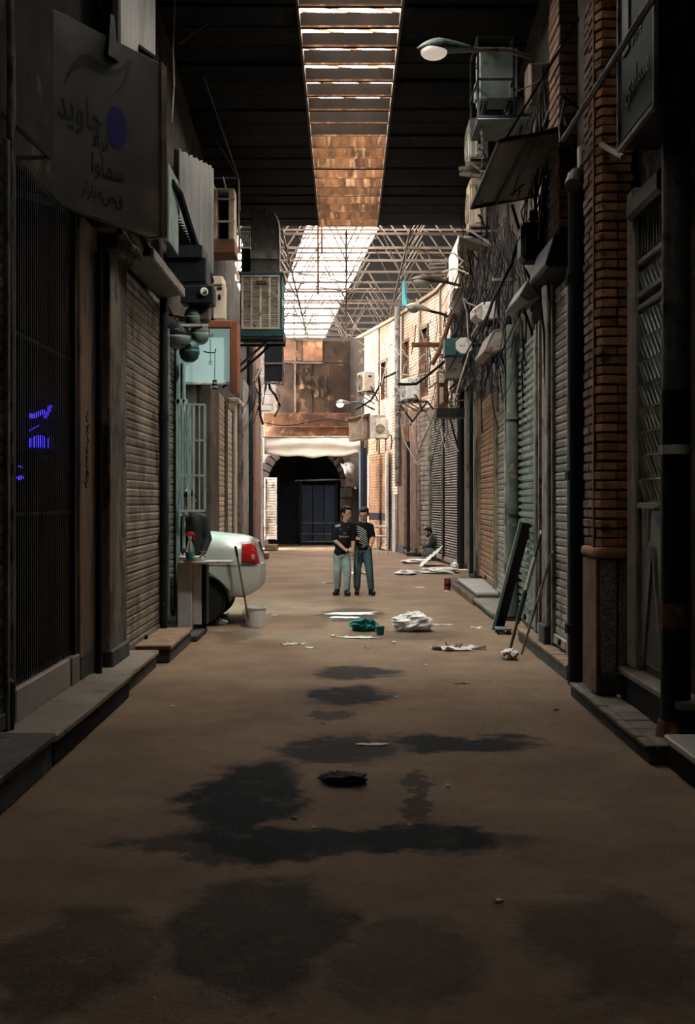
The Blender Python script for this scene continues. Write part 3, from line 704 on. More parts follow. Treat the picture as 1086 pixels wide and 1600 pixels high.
# blue neon shapes deep inside
nl = thing('neon_lamp', 'glowing violet blue domed neon lamp seen through the gate bars', 'lamp', P(62, 700, 10.2))
def neon(parent, pts, r): return MB().tube(pts, r, 6).build('neon_tube', MT['neon_blue'], parent)
yN = 9.15
for i in range(6):
    x = 48 + i*5.4; hgt = 9 + 4*math.sin(PI*(i+.7)/6.4)*1.6
    neon(nl, [P(x, 699 - (0 if i < 4 else -1), yN), P(x, 699-hgt*1.25, yN)], .010)
MB().lathe([(.005, 0), (.13, -.0), (.14, -.03), (.005, -.05)], P(62, 706, yN), 16).build('reflector', MT['black_metal'], nl)
neon(nl, [P(50, 711, yN), P(58, 713, yN), P(68, 711, yN)], .006)
n2 = thing('neon_script', 'violet blue neon curve above the domed neon lamp', 'lamp', P(60, 660, 9.2))
neon(n2, [P(47, 650, yN), P(55, 650, yN), P(63, 645, yN), P(71, 643, yN)], .018); neon(n2, [P(70, 653, yN), P(76, 642, yN), P(79, 633, yN)], .015)
neon(n2, [P(46, 673, yN), P(55, 668, yN), P(62, 664, yN)], .004)
n3 = thing('neon_dot', 'small violet blue neon dots low behind the gate bars', 'lamp', P(33, 745, 8.8))
neon(n3, [P(20, 728, 8.6), P(22, 727, 8.6)], .012); neon(n3, [P(29, 728, 8.6), P(36, 731, 8.6)], .005); neon(n3, [P(27, 748, 8.6), P(36, 745, 8.6)], .014)

# ------------------------------------------------ steps and plinths
def step(name, label, x0, x1, y0, y1, z0, z1, m, top=None, nose=.02, cat='step'):
    t = thing(name, label, cat, ((x0+x1)/2, (y0+y1)/2, z0))
    MB().box((x0, y0, z0), (x1, y1, z1-(.05 if top else 0))).build('riser', MT[m], t, bev=.012)
    if top:
        s = 1 if x0 > 0 else -1
        a, b = (x0-nose, x1) if x0 > 0 else (x0, x1+nose)
        MB().box((a, y0-.015, z1-.05), (b, y1+.015, z1)).build('slab', MT[top], t, bev=.01)
    return t
step('entrance_step', 'black stone step at the near left edge', -2.3, -1.80, 3.5, 7.05, 0, .22, 'stone_dark', 'stone_dark')
step('entrance_step', 'long pale marble step before the barred gate', -2.2, -1.80, 7.1, 9.55, 0, .2, 'soot', 'marble_step')
step('entrance_step', 'worn stone step under the near end of the tan shutter', -2.2, -1.86, 9.6, 11.3, 0, .17, 'stone_dark', 'marble_step')
step('entrance_step', 'dark wooden topped step under the far end of the tan shutter', -2.2, -1.78, 11.6, 13.2, 0, .18, 'stone_dark', 'wood_plank')
step('entrance_step', 'low stone kerb at the foot of the white cabinet', -2.2, -1.72, 13.3, 14.3, 0, .07, 'stone_dark')
tag(MB().lathe([(.05, 0), (.055, .2), (.05, .3), (.02, .33)], (-2.14, 7.25, .2), 12).build('bollard', MT['black_metal']), 'small black bollard on the step by the barred gate', 'bollard')
step('entrance_step', 'tall stone step below the ornate grey door', 2.12, 2.75, 7.3, 8.9, 0, .36, 'soot', 'marble_step')
st = step('paved_step', 'low paved step of stone slabs before the ornate door', 1.88, 2.12, 7.15, 9.66, 0, .09, 'stone_dark')
for i in range(9):
    y = 7.15 + i*.279
    MB().box((1.865, y+.006, .09), (1.93, y+.273, .12 + random.uniform(-.004, .004))).build('edge_stone', MT['paver'], st, bev=.006)
    MB().box((1.936, y+.006 - (.08 if i % 2 else 0) + .08*(i % 2), .09), (2.12, y+.273, .118 + random.uniform(-.004, .006))).build('paver', MT['paver'], st, bev=.006)
step('entrance_step', 'marble topped step at the right edge beside the black column', 1.98, 2.7, 4.5, 7.1, 0, .2, 'soot', 'marble_pale')
st = step('plank_platform', 'low platform with a plank top before the green shutters', 2.0, 2.16, 10.42, 13.4, 0, .12, 'stone_dark', cat='platform')
for i in range(17):
    y = 10.42 + i*.1753
    MB().box((1.985, y+.006, .12), (2.16, y+.169, .15 + random.uniform(-.004, .004))).build('plank', MT['wood_plank'], st, bev=.005)
step('entrance_step', 'low concrete step before the light grey shutter', 2.0, 2.4, 15.6, 17.9, 0, .11, 'stone_dark', 'paver')
st = step('entrance_step', 'thick pale marble step under the brown shutter', 2.05, 2.62, 17.98, 21.1, .12, .2, 'marble_step', 'marble_pale', cat='step')
MB().box((1.98, 17.9, 0), (2.6, 22.5, .12)).build('brick_base', MT['mortar'], st, bev=.01)
for i in range(14):
    MB().box((1.965, 17.95+i*.32, .01), (2.02, 18.25+i*.32, .11)).build('brick', MT['brick_small'], st, bev=.008)
step('entrance_step', 'low stone ledge under the far brick pilasters', 1.75, 2.2, 33.2, 35.2, 0, .14, 'stone_dark', 'paver')

# ------------------------------------------------ right near: ornate door, brick pier, black column
dr = tag(thing('door_1', 'tall grey double panel door with rows of fluted metal spears', None, (2.24, 8.3, .36)), kind='structure')
dx, y0, y1, dz0, dz1 = 2.24, 7.86, 8.70, .36, 3.75
MB().box((dx, y0, dz0), (dx+.06, y1, dz1)).build('door_leaf', MT['door_leaf'], dr)
MB().box((dx-.02, y0+.02, dz0+.06), (dx+.01, y1-.02, 1.58)).build('kick_panel', MT['door_grey'], dr, bev=.012)
MB().prism([(dx-.03, 8.05, .45), (dx-.03, 8.5, .45), (dx-.03, 8.3, 1.25)], (.012, 0, 0)).build('diamond_panel', MT['door_leaf'], dr)
for a, b in (((8.02, .42), (8.28, 1.3)), ((8.54, .42), (8.28, 1.3))):
    MB().bar((dx-.03, a[0], a[1]), (dx-.03, b[0], b[1]), .03, .02).build('diamond_strip', MT['door_grey'], dr)
fm = MB().add([(0, -.032, 0), (0, .032, 0), (0, .040, .165), (0, -.040, .165), (-.004, 0, .0), (-.05, 0, .15), (-.01, 0, .165)],
              [(0, 4, 5, 3), (4, 1, 2, 5), (3, 5, 6), (5, 2, 6), (0, 1, 4), (0, 3, 6, 2, 1)]).mesh('flute')
nrow = 9
for j in range(nrow):
    z = 1.64 + j*.176 + (.14 if j >= 8 else 0)
    for i in range(8):
        put('flute', fm, MT['flute'], dr, T(dx-.005, y0 + .075 + i*.0985, z))
for z in (1.58, 3.06, 3.16, 3.40): MB().box((dx-.05, y0, z), (dx+.02, y1, z+.045)).build('door_rail', MT['door_grey'], dr, bev=.008)
for y in (y0, y1-.04): MB().box((dx-.05, y, dz0), (dx+.02, y+.04, dz1)).build('door_stile', MT['door_grey'], dr, bev=.008)
for i in range(10): MB().box((dx-.02, y0+.06+i*.078, 3.46), (dx, y0+.085+i*.078, 3.74)).build('transom_bar', MT['pipe_grey'], dr)
MB().box((dx-.12, y0-.02, 3.75), (dx+.05, y1+.05, 3.92)).build('cornice', MT['door_leaf'], dr, bev=.03)
MB().tube([(dx-.04, 8.02, 1.62), (dx-.13, 8.02, 1.58), (dx-.13, 8.06, 1.36), (dx-.12, 8.16, 1.32), (dx-.12, 8.2, 1.58), (dx-.04, 8.2, 1.62)], .016, 8).build('handle', MT['white_paint'], dr)
MB().box((2.17, 8.74, .36), (2.30, 8.92, 4.02)).build('jamb', MT['jamb_pale'], dr, bev=.02)
# brick pier
pr = tag(thing('wall_right_pier', 'brick pier with deep shadowed courses beside the ornate door', None, (2.1, 9.2, .13)), kind='structure')
MB().prism([(1.985, 9.0, 1.26), (2.22, 9.0, 1.26), (2.29, 9.3, 1.26), (2.29, 9.52, 1.26), (1.975, 9.52, 1.26), (1.975, 9.08, 1.26)], (0, 0, 6.3)).build('core', MT['mortar'], pr)
def brickm(pts, h=.060): return MB().prism([(x, y, 0) for x, y in pts], (0, 0, h)).mesh('brick', bev=.006)
bA = brickm([(1.99, 8.965), (2.112, 8.965), (2.112, 9.1), (1.975, 9.1), (1.955, 9.05)]); bB = brickm([(2.118, 8.968), (2.225, 8.968), (2.225, 9.1), (2.118, 9.1)])
bC = brickm([(1.958, 9.11), (2.1, 9.11), (2.1, 9.30), (1.958, 9.30)]); bD = brickm([(1.962, 9.315), (2.1, 9.315), (2.1, 9.52), (1.962, 9.52)])
for j in range(59):
    z = 1.28 + j*.0748
    for me, mm in ((bA, 'brick_warm'), (bB, 'brick_warm'), (bC, 'brick_small'), (bD, 'brick_small')):
        put('brick', me, MT[mm], pr, T(random.uniform(-.004, .004), random.uniform(-.012, .008), z + random.uniform(-.003, .003)) @ Matrix.Rotation(random.uniform(-.0008, .0008), 4, 'Z'))
MB().box((1.945, 9.055, 1.26), (1.97, 9.10, 6.5)).build('metal_strip', MT['rust'], pr)
MB().prism([(1.97, 8.92, 1.19), (2.225, 8.92, 1.19), (2.225, 9.5, 1.19), (1.93, 9.5, 1.19), (1.93, 9.02, 1.19)], (0, 0, .085)).build('ledge', MT['brick_warm'], pr, bev=.03, seg=2)
for a, b in ((1.985, 2.108), (2.122, 2.225)): MB().box((a, 8.97, .30), (b, 9.1, 1.18)).build('granite_slab', MT['granite'], pr, bev=.006)
MB().box((1.985, 8.96, .13), (2.225, 9.1, .30)).build('base_strip', MT['stone_dark'], pr, bev=.01)
MB().box((1.95, 8.99, .13), (1.98, 9.5, 1.18)).build('side_slab', MT['brick_small'], pr, bev=.006)
MB().box((1.99, 9.11, .13), (2.28, 9.5, 1.18)).build('base_block', MT['stone_dark'], pr, bev=.012)
# black column at the right edge
bc = thing('black_column', 'thick dark iron column with rust patches at the right edge', 'column', (2.13, 7.45, .19))
MB().cyl((2.13, 7.45, .12), (2.13, 7.45, 2.35), .095, n=20).build('lower_shaft', MT['black_metal'], bc, smooth=False)
MB().cyl((2.13, 7.45, 2.35), (2.13, 7.45, 6.8), .088, n=20).build('upper_shaft', MT['pipe_grey'], bc)
MB().cyl((2.13, 7.45, 1.94), (2.13, 7.45, 2.0), .1, n=20).build('pale_band', MT['white_paint'], bc)
MB().cyl((2.13, 7.45, .1), (2.13, 7.45, .22), .13, .11, n=20).build('base', MT['rust'], bc)
MB().cyl((2.13, 7.45, .82), (2.13, 7.45, .98), .0975, n=20).build('rust_band', MT['rust'], bc)
# corrugated dark panel behind the column
cg = MB(); cg.sheet([[(2.22 + .02*math.cos(i*PI), 5.4 + i*.055, z) for i in range(32)] for z in (.2, 5.6)], (.01, 0, 0))
tag(cg.build('ribbed_sheet', MT['black_metal']), 'dark corrugated metal panel behind the iron column', 'panel')
# green light box sign
sg = thing('box_sign', 'dark green box sign with faint lettering above the ornate door', 'sign', (2.0, 8.1, 4.0))
gx0, gx1, gy0_, gy1_, gz0_, gz1_ = 1.93, 2.2, 7.15, 8.1, 4.1, 5.9
MB().box((gx0, gy0_, gz0_), (gx1, gy1_, gz1_)).build('case', MT['black_metal'], sg, bev=.01)
MB().box((gx0-.008, gy0_+.05, gz0_+.05), (gx0, gy1_-.05, gz1_-.05)).build('face', MT['sign_green'], sg)
for a, b in (((gy0_, gz0_), (gy1_, gz0_)), ((gy0_, gz1_), (gy1_, gz1_)), ((gy0_, gz0_), (gy0_, gz1_)), ((gy1_, gz0_), (gy1_, gz1_))):
    MB().bar((gx0-.01, a[0], a[1]), (gx0-.01, b[0], b[1]), .03).build('frame_bar', MT['pipe_grey'], sg)
MB().box((gx0-.02, gy1_-.3, gz0_+.6), (gx0-.008, gy1_-.13, gz1_-.35)).build('emblem', MT['letter_dim'], sg)
def text(body, size, mt, parent, M, name='lettering', ext=.002):
    c = bpy.data.curves.new(name, 'FONT'); c.body = body; c.size = size; c.extrude = ext; c.align_x = 'CENTER'; c.resolution_u = 3
    o = bpy.data.objects.new(name, c); COL.objects.link(o); bpy.context.view_layer.update()
    me = bpy.data.meshes.new_from_object(o.evaluated_get(bpy.context.evaluated_depsgraph_get())); bpy.data.objects.remove(o)
    me.materials.clear()
    return put(name, me, mt, parent, M)
def shape(s):                               # joined letter forms, in the order they stand on the wall
    F_ = {'ج': ('\uFE9D','\uFE9E','\uFE9F','\uFEA0'), 'ا': ('\uFE8D','\uFE8E',None,None), 'و': ('\uFEED','\uFEEE',None,None), 'ی': ('\uFEF1','\uFEF2','\uFEF3','\uFEF4'),
          'د': ('\uFEA9','\uFEAA',None,None), 'ن': ('\uFEE5','\uFEE6','\uFEE7','\uFEE8'), 'ز': ('\uFEAF','\uFEB0',None,None), 'س': ('\uFEB1','\uFEB2','\uFEB3','\uFEB4'),
          'م': ('\uFEE1','\uFEE2','\uFEE3','\uFEE4'), 'ب': ('\uFE8F','\uFE90','\uFE91','\uFE92'), 'ر': ('\uFEAD','\uFEAE',None,None), 'ل': ('\uFEDD','\uFEDE','\uFEDF','\uFEE0'), 'ه': ('\uFEE9','\uFEEA','\uFEEB','\uFEEC'), 'ق': ('\uFED5','\uFED6','\uFED7','\uFED8')}
    out = []
    for i, ch in enumerate(s):
        if ch not in F_: out.append(ch); continue
        pj = i > 0 and s[i-1] in F_ and F_[s[i-1]][2] is not None
        nj = F_[ch][2] is not None and i+1 < len(s) and s[i+1] in F_
        out.append(F_[ch][3 if pj and nj else 2 if nj else 1 if pj else 0])
    return ''.join(reversed(out))
RW_ = Matrix(((0, 0, -1, 0), (-1, 0, 0, 0), (0, 1, 0, 0), (0, 0, 0, 1)))   # text facing the street from the right wall
text(shape('بازار'), .17, MT['letter_dim'], sg, T(gx0-.012, 7.6, 4.72) @ RW_)
text(shape('سماوی'), .22, MT['letter_dim'], sg, T(gx0-.012, 7.6, 4.38) @ RW_)
# diagonal rod and small bits
tag(MB().cyl(P(1022, -5, 6.6), P(880, 218, 9.6), .022, n=8).build('strut_rod', MT['black_metal']), 'long diagonal iron rod above the brick pier', 'rod')
tag(MB().cyl(P(940, 226, 8.93), P(974, 246, 8.2), .022, n=10).build('stub_pipe', MT['white_paint']), 'short pale pipe stub reaching toward the green box sign', 'pipe')
tag(MB().tube([P(937, 224, 8.92), P(950, 224, 8.9), P(972, 220, 8.7)], .008, 5).build('thin_cable', MT['cable']), 'thin black cable over the pale pipe stub', 'cable')
# upper brick column above the awning
ub = tag(thing('wall_right_upper_pier', 'dim upper brick column beside the caged air conditioner', None, (2.0, 11.6, 5)), kind='structure')
MB().box((2.09, 11.25, 4.2), (2.3, 11.75, 7.4)).build('core', MT['mortar'], ub)
ubm = MB().box((2.07, 11.22, 0), (2.3, 11.78, .083)).mesh('brick', bev=.008)
for j in range(30): put('brick', ubm, MT['brick_small'], ub, T(random.uniform(-.01, .01), 0, 4.3 + j*.1))

# ------------------------------------------------ left overhead: big sign, sheets, boxes
A = P(30, 285, 8.55); B = P(255, 370, 10.0)
hS = 1.5
dS = Vector((B.x-A.x, B.y-A.y, 0)); wS = dS.length; aS = math.atan2(dS.y, dS.x)
bs = thing('hanging_sign', 'large grey metal shop sign with a swoosh, blue oval and dark lettering', 'sign', (A.x, A.y, B.z), aS)
def L_(mb, name, m, **k): return lput(name, mb.mesh(name, **k), MT[m], bs)
L_(MB().box((0, 0, 0), (wS, .12, hS)), 'case', 'sign_face', bev=.012)
L_(MB().box((wS-.045, -.012, -.01), (wS+.008, .13, hS+.01)), 'edge_strip', 'tin', bev=.008)
L_(MB().box((wS, .0, 0), (wS+.06, .13, hS)), 'end_cap', 'tin', bev=.01)
def sxy(px, py):                       # place on the sign face from its direction
    d = P(px, py, 1.0) - Vector((0, 0, EYE)); n = Vector((-dS.y, dS.x, 0)).normalized(); o = Vector((A.x, A.y, 0)); c = Vector((0, 0, EYE))
    t = (o - c).dot(n) / d.dot(n); w = c + d*t
    return ((w - o).dot(dS.normalized()), w.z - B.z)
up_ = [(98,138),(102,118),(112,98),(125,86),(138,84),(150,93),(163,104),(176,109),(188,106),(198,97),(205,90)]
lo_ = [(205,92),(204,104),(198,122),(186,142),(172,152),(163,156),(178,146),(190,130),(196,113),(194,108),(184,117),(172,120),(160,119),(148,113),(136,106),(124,106),(112,112),(104,124)]
poly = [sxy(*p) for p in up_] + [sxy(*p) for p in lo_]
sw = MB().add([(x, -.006, z) for x, z in poly], [tuple(range(len(poly)))]); L_(sw, 'swoosh', 'ink')
c0 = sxy(182, 199); rx = (sxy(198, 199)[0]-sxy(166, 199)[0])/2; rz_ = (sxy(182, 168)[1]-sxy(182, 231)[1])/2
L_(MB().add([(c0[0]+rx*math.cos(t*PI/16), -.006, c0[1]+rz_*math.sin(t*PI/16)) for t in range(32)], [tuple(range(32))]), 'oval', 'sign_blue')
def stext(s, px, py, size, sx=1.0):
    x, z = sxy(px, py)
    M = T(x, -.006, z) @ Matrix.Rotation(PI/2, 4, 'X') @ Matrix.Diagonal((sx, 1, 1, 1))
    o = text(shape(s), size, MT['ink'], None, None, 'lettering', .001); WM.pop(o.name, None); o.matrix_basis = M; local(o, bs)
stext('جاوید', 125, 195, .34, .72); stext('نزاد', 155, 232, .20, .7); stext('سماوا', 168, 277, .22, .8); stext('قصه', 172, 318, .15, .8); stext('بازار', 138, 306, .15, .8)
for x in (.45, 1.15):
    L_(MB().bar((x, .06, hS), (x-.25, .3, hS+.75), .03), 'strut', 'black_metal')
L_(MB().prism([(.92, -.05, hS-.18), (1.05, -.05, hS-.2), (1.02, -.02, hS+.18), (.98, -.02, hS+.18)], (0, .2, 0)), 'hanger', 'black_metal')
tag(MB().box((-2.04, 10.0, 5.6), (-1.96, 11.85, 7.4)).build('wall_panel', MT['zinc'], bev=.02), 'grey sheet panel standing above the large hanging sign', 'panel')
tk = thing('wall_bracket', 'triangular steel bracket at the near left edge', 'bracket', P(40, 250, 7.6))
MB().bar(P(-8, 168, 7.5), P(79, 247, 7.7), .022).build('brace', MT['pipe_grey'], tk); MB().bar(P(79, 247, 7.7), P(24, 246, 7.65), .022).build('arm', MT['pipe_grey'], tk); MB().bar(P(20, 80, 7.5), P(20, 400, 7.5), .028).build('upright', MT['black_metal'], tk)
sth = thing('stone_corbel', 'carved plaster corbel under the large hanging sign', 'corbel', P(200, 395, 10.6))
MB().box((-2.2, 9.85, 3.98), (-1.93, 11.0, 4.12)).build('slab', MT['plaster_peel'], sth, bev=.03)
MB().prism([(-2.2, 9.9, 4.12), (-1.86, 9.9, 4.12), (-1.80, 9.9, 4.24), (-2.2, 9.9, 4.24)], (0, 1.15, 0)).build('moulding', MT['plaster_peel'], sth, bev=.02)
MB().tube([(-1.95, 9.9+i*.1, 3.95+.015*math.sin(i)) for i in range(12)], .03, 8).build('roll', MT['plaster_peel'], sth)
hd = thing('roller_hood', 'sloping sheet metal hood over the tan shutter', 'hood', (-2.0, 12, 3.95))
MB().prism([(-2.15, 11.0, 3.93), (-1.86, 11.0, 3.98), (-1.86, 11.0, 4.06), (-2.15, 11.0, 4.35)], (0, 2.15, 0)).build('cover', MT['tin'], hd, bev=.01)
MB().box((-1.875, 11.0, 3.955), (-1.84, 13.15, 4.06)).build('front_lip', MT['steel_old'], hd, bev=.008)
cs = MB(); cs.sheet([[(-2.06 + .036*math.cos(i*PI), 14.0 + i*.075, z + (i*.017 + .02*math.sin(i*.9))*(z > 5.5)) for i in range(50)] for z in (5.1, 5.9)], (-.012, 0, 0))
tag(cs.build('corrugated_sheet', MT['zinc']), 'tall corrugated steel sheet above the teal lit shop', 'sheet')
tag(MB().box((-2.1, 13.2, 4.6), (-2.03, 13.95, 5.5)).build('green_board', MT['ac_green'], bev=.01), 'greenish board beside the corrugated steel sheet', 'board')
for k, (pts, lab) in enumerate((([(268,285),(280,300),(292,340),(305,380),(320,410),(330,440)], 'thick black cable bundle running down the corrugated sheet'),
                                ([(178,0),(190,40),(205,70),(240,95)], 'black cable looping over the large hanging sign'),
                                ([(273,0),(272,40),(270,80),(272,130),(268,190)], 'thin pale cable hanging beside the large hanging sign'))):
    tag(MB().tube([P(x, y, 13.4 - .0*k + (i*.35 if k == 0 else 0) - (2.5 if k == 1 else 0)) for i, (x, y) in enumerate(pts)], (.045, .05, .012)[k], 7).build('cable_bundle', MT['cable_pale' if k == 2 else 'cable']), lab, 'cable')
tag(MB().cyl(P(375, 0, 15), P(282, 68, 13.6), .006, n=5).build('overhead_wire', MT['cable_pale']), 'single thin wire crossing under the dark ceiling at upper left', 'wire')
for i, (a, b, lab) in enumerate(((P(318, 120, 14), P(373, 279, 18.42), 'long wire sloping under the ceiling above the metal cage'), (P(335, 215, 17), P(372, 279, 18.42), 'thin rod sloping to the top of the metal cage'))):
    tag(MB().cyl(a, b, .012, n=5).build('overhead_wire', MT['cable']), lab, 'wire')

def cbox(name, label, cat, x0, x1, y0, y1, Y, dep, m, bev=.012):
    t = thing(name, label, cat, P((x0+x1)/2, y1, Y+dep/2)); a = P(x0, y1, Y); b = P(x1, y0, Y)
    MB().box((a.x, Y, a.z), (b.x, Y+dep, b.z)).build('case', MT[m], t, bev=bev); return t
t = cbox('black_hood', 'black box hood jutting above the domed lamps', 'hood', 262, 322, 402, 441, 14.2, .5, 'black_metal'); 
MB().box(tuple(P(260, 402, 14.15)), tuple(P(325, 399, 14.75))).build('lid', MT['black_metal'], t)
t = cbox('control_box', 'black control box with a round white dial', 'box', 282, 333, 446, 474, 14.1, .3, 'black_metal')
MB().lathe([(.005, 0), (.05, 0), (.05, .02), (.042, .024), (.005, .024)], P(319, 456, 14.09), 20, Matrix.Rotation(PI/2, 3, 'X')).build('dial', MT['white_paint'], t)
MB().box(tuple(P(321.5, 453, 14.05)), tuple(P(323, 459, 14.06))).build('dial_mark', MT['ink'], t)
MB().box(tuple(P(317, 456, 14.05)), tuple(P(321, 457, 14.06))).build('dial_mark', MT['ink'], t)
cbox('brown_box', 'small brown metal box under the black control box', 'box', 312, 327, 468, 500, 14.2, .2, 'tin')
t = cbox('beige_cabinet', 'beige metal cabinet with a slotted hole above the wooden sign frame', 'cabinet', 333, 351, 443, 498, 15.6, .3, 'cream')
MB().ell(P(343, 464, 15.59), (.022, .012, .045)).build('keyhole', MT['ink'], t)
MB().box(tuple(P(340, 452, 15.58)), tuple(P(347, 449, 15.6))).build('slot', MT['ink'], t)
MB().box(tuple(P(331, 444, 15.55)), tuple(P(353, 440, 15.95))).build('lid', MT['cream'], t, bev=.01)
MB().bar(P(338, 499, 15.75), (-2.3, 15.8, zat(499, 15.75)), .04).build('wall_arm', MT['black_metal'], t)
domes = [(277, 523, 14.0, .17, 'black_metal', 'black domed lamp housing with a pale rim hanging left of the pale panel'),
         (296, 545, 14.15, .125, 'deep_teal', 'dark teal glossy dome hanging lowest beside the pale panel'),
         (304, 492, 14.3, .125, 'ac_green', 'grey green dome hanging under the brown metal box'),
         (312, 518, 14.4, .12, 'pipe_grey', 'grey dome with a black strap touching the pale panel')]
for px, py, Y, r, m, lab in domes:
    t = thing('dome_lamp', lab, 'lamp', P(px, py, Y))
    c = P(px, py, Y)
    MB().lathe([(.004, r*.95), (r*.35, r*.88), (r*.7, r*.66), (r*.95, r*.28), (r, 0), (r*.98, -.03)], c, 22, Matrix.Rotation(random.uniform(-.25, .25), 3, 'Y')).build('housing', MT[m], t, smooth=True)
    MB().lathe([(r*1.0, -.02), (r*1.02, -.05), (r*.85, -.12), (r*.45, -.16), (.004, -.17)], c, 22).build('diffuser', MT['ac_green' if m != 'deep_teal' else 'deep_teal'], t, smooth=True)
    MB().cyl(c + Vector((0, 0, r*.9)), c + Vector((-.12, .05, r+.18)), .012, n=6).build('hanger', MT['cable'], t)
    MB().tube([c + Vector((r*.1+.03*math.cos(a/3), -r*.93, .02*math.sin(a/3)+.03)) for a in range(10)], .004, 4).build('badge', MT['white_paint'], t)
tag(MB().bar(P(282, 508, 13.9), P(325, 508, 13.9), .03).build('support_bar', MT['white_paint']), 'short white bar between the domed lamps and the wooden sign frame', 'bar')

# pale sign panel with wooden frame, seen end on
ps = thing('panel_sign', 'pale teal sign panel in a red brown wooden frame', 'sign', P(322, 600, 14.6))
a = P(287, 597, 14.6); b = P(360, 514, 14.6)
MB().box((a.x, 14.6, a.z), (b.x, 14.66, b.z)).build('panel', MT['glow_teal'], ps)
MB().box((P(325, 0, 14.55).x, 14.5, b.z), (b.x+.02, 14.75, b.z+.095)).build('top_frame', MT['wood_red'], ps, bev=.01)
MB().box((b.x, 14.52, zat(614, 14.6)), (b.x+.095, 14.95, b.z+.095)).build('side_frame', MT['wood_red'], ps, bev=.01)
MB().box((a.x, 14.58, a.z-.02), (b.x, 14.7, a.z)).build('bottom_frame', MT['white_paint'], ps)
MB().bar((b.x-.1, 14.7, b.z+.05), (-2.3, 14.7, b.z+.2), .03).build('hanger_arm', MT['black_metal'], ps)
cn = thing('hook_chain', 'thin chain hanging from a hook before the pale teal panel', 'chain', P(328, 570, 14.4))
MB().tube([P(327, 514, 14.4), P(327, 520, 14.4), P(328, 526, 14.4), P(331, 526, 14.4), P(332, 521, 14.4)], .006, 6).build('hook', MT['black_metal'], cn)
for i in range(14):
    c = P(328.5, 530 + i*2.9, 14.4); rr = .012
    pts = [c + Vector(((rr*.6*math.cos(k*PI/4)) if i % 2 else 0, 0 if i % 2 else rr*.6*math.cos(k*PI/4), rr*1.15*math.sin(k*PI/4))) for k in range(9)]
    MB().tube(pts, .003, 4).build('link', MT['black_metal'], cn)
MB().tube([P(328.5, 567, 14.4) + Vector((.022*math.cos(k*PI/6), 0, .022*math.sin(k*PI/6))) for k in range(13)], .003, 4).build('ring', MT['black_metal'], cn)
bl = thing('bulb_holder', 'striped bulb holder hanging on a cord under the pale teal panel', 'lamp', P(335, 610, 14.35))
MB().tube([P(318, 549, 14.35), P(326, 551, 14.35), P(336, 551, 14.35), P(337, 545, 14.35)], .008, 6).build('arm', MT['black_metal'], bl)
MB().cyl(P(336, 552, 14.35), P(335.5, 595, 14.35), .004, n=5).build('cord', MT['cable'], bl)
for i in range(5): MB().cyl(P(335.5, 594+i*3, 14.35), P(335.5, 597+i*3, 14.35), .028 + .003*i, n=14).build('band', MT['black_metal' if i % 2 == 0 else 'bulb_grey'], bl)
# metal cage with air conditioner frame
cg = thing('metal_cage', 'beige steel cage with two dark openings high on the left facade', 'cage', P(350, 395, 18.6))
Y = 18.6
for x0, x1, y0, y1 in ((333, 339, 294, 383), (357, 366, 294, 383), (333, 366, 294, 298), (333, 366, 380, 386)):
    a, b = P(x0, y1, Y), P(x1, y0, Y); MB().box((a.x, Y, a.z), (b.x, Y+.4, b.z)).build('case_side', MT['cream'], cg, bev=.008)
a, b = P(335, 383, Y), P(364, 294, Y); MB().box((a.x, Y+.3, a.z), (b.x, Y+.42, b.z)).build('back', MT['soot'], cg)
for y in (311, 346): MB().bar(P(333, y, Y-.04), P(367, y, Y-.04), .03).build('cross_bar', MT['cream'], cg)
MB().box(tuple(P(329, 394, Y-.15)), tuple(P(372, 387, Y+.5))).build('tray', MT['rust'], cg)
for x, y in ((330, 278), (373, 278)): MB().bar(P(x, y, Y-.18), P(x, 394, Y-.18), .02).build('upright', MT['steel_old'], cg)
for a, b in (((330, 278), (373, 278)), ((330, 278), (336, 296)), ((348, 276), (353, 295)), ((373, 278), (375, 330)), ((373, 330), (375, 394))): MB().bar(P(*a, Y-.18), P(*b, Y-.1), .018).build('frame_bar', MT['steel_old'], cg)

for y in (330, 392): MB().bar(P(331, y, Y+.2), (-2.45, Y+.25, zat(y, Y)), .03).build('wall_arm', MT['steel_old'], cg)
# evaporative cooler with duct
ec = thing('air_cooler', 'dark teal evaporative cooler with pale louvred grille on the left facade', 'air cooler', P(409, 524, 22))
Y = 22.0
a, b = P(375, 522, Y), P(441, 428, Y)
MB().box((a.x, Y, a.z), (b.x, Y+.9, b.z)).build('case', MT['deep_teal'], ec, bev=.02)
MB().box((a.x-.02, Y-.04, a.z-.06), (b.x+.03, Y+.94, a.z+.1)).build('tank', MT['deep_teal'], ec, bev=.02)
MB().box((a.x-.02, Y-.03, b.z-.02), (b.x+.03, Y+.93, b.z+.04)).build('lid', MT['deep_teal'], ec, bev=.015)
g0, g1 = P(379, 513, Y), P(436, 432, Y)
MB().box((g0.x, Y-.02, g0.z), (g1.x, Y-.005, g1.z)).build('pad', MT['cooler_back'], ec)
wv = (g1.x-g0.x)/4
lm = MB().cb((0, 0, 0), (wv-.03, .012, .022), Matrix.Rotation(.6, 3, 'X')).mesh('louvre')
for c in range(4):
    for i in range(27): put('louvre', lm, MT['cooler_grille'], ec, T(g0.x+wv*(c+.5), Y-.04, g0.z + .04 + i*(g1.z-g0.z-.06)/27))
for c in range(5): MB().box((g0.x+wv*c-.018, Y-.055, g0.z), (g0.x+wv*c+.018, Y-.01, g1.z)).build('grille_upright', MT['cooler_grille'], ec)
for z in (g0.z, g1.z): MB().box((g0.x-.02, Y-.055, z-.02), (g1.x+.02, Y-.01, z+.02)).build('grille_rail', MT['cooler_grille'], ec)
MB().box(tuple(P(401, 444, Y-.1)), tuple(P(416, 439, Y-.06))).build('badge', MT['black_metal'], ec)
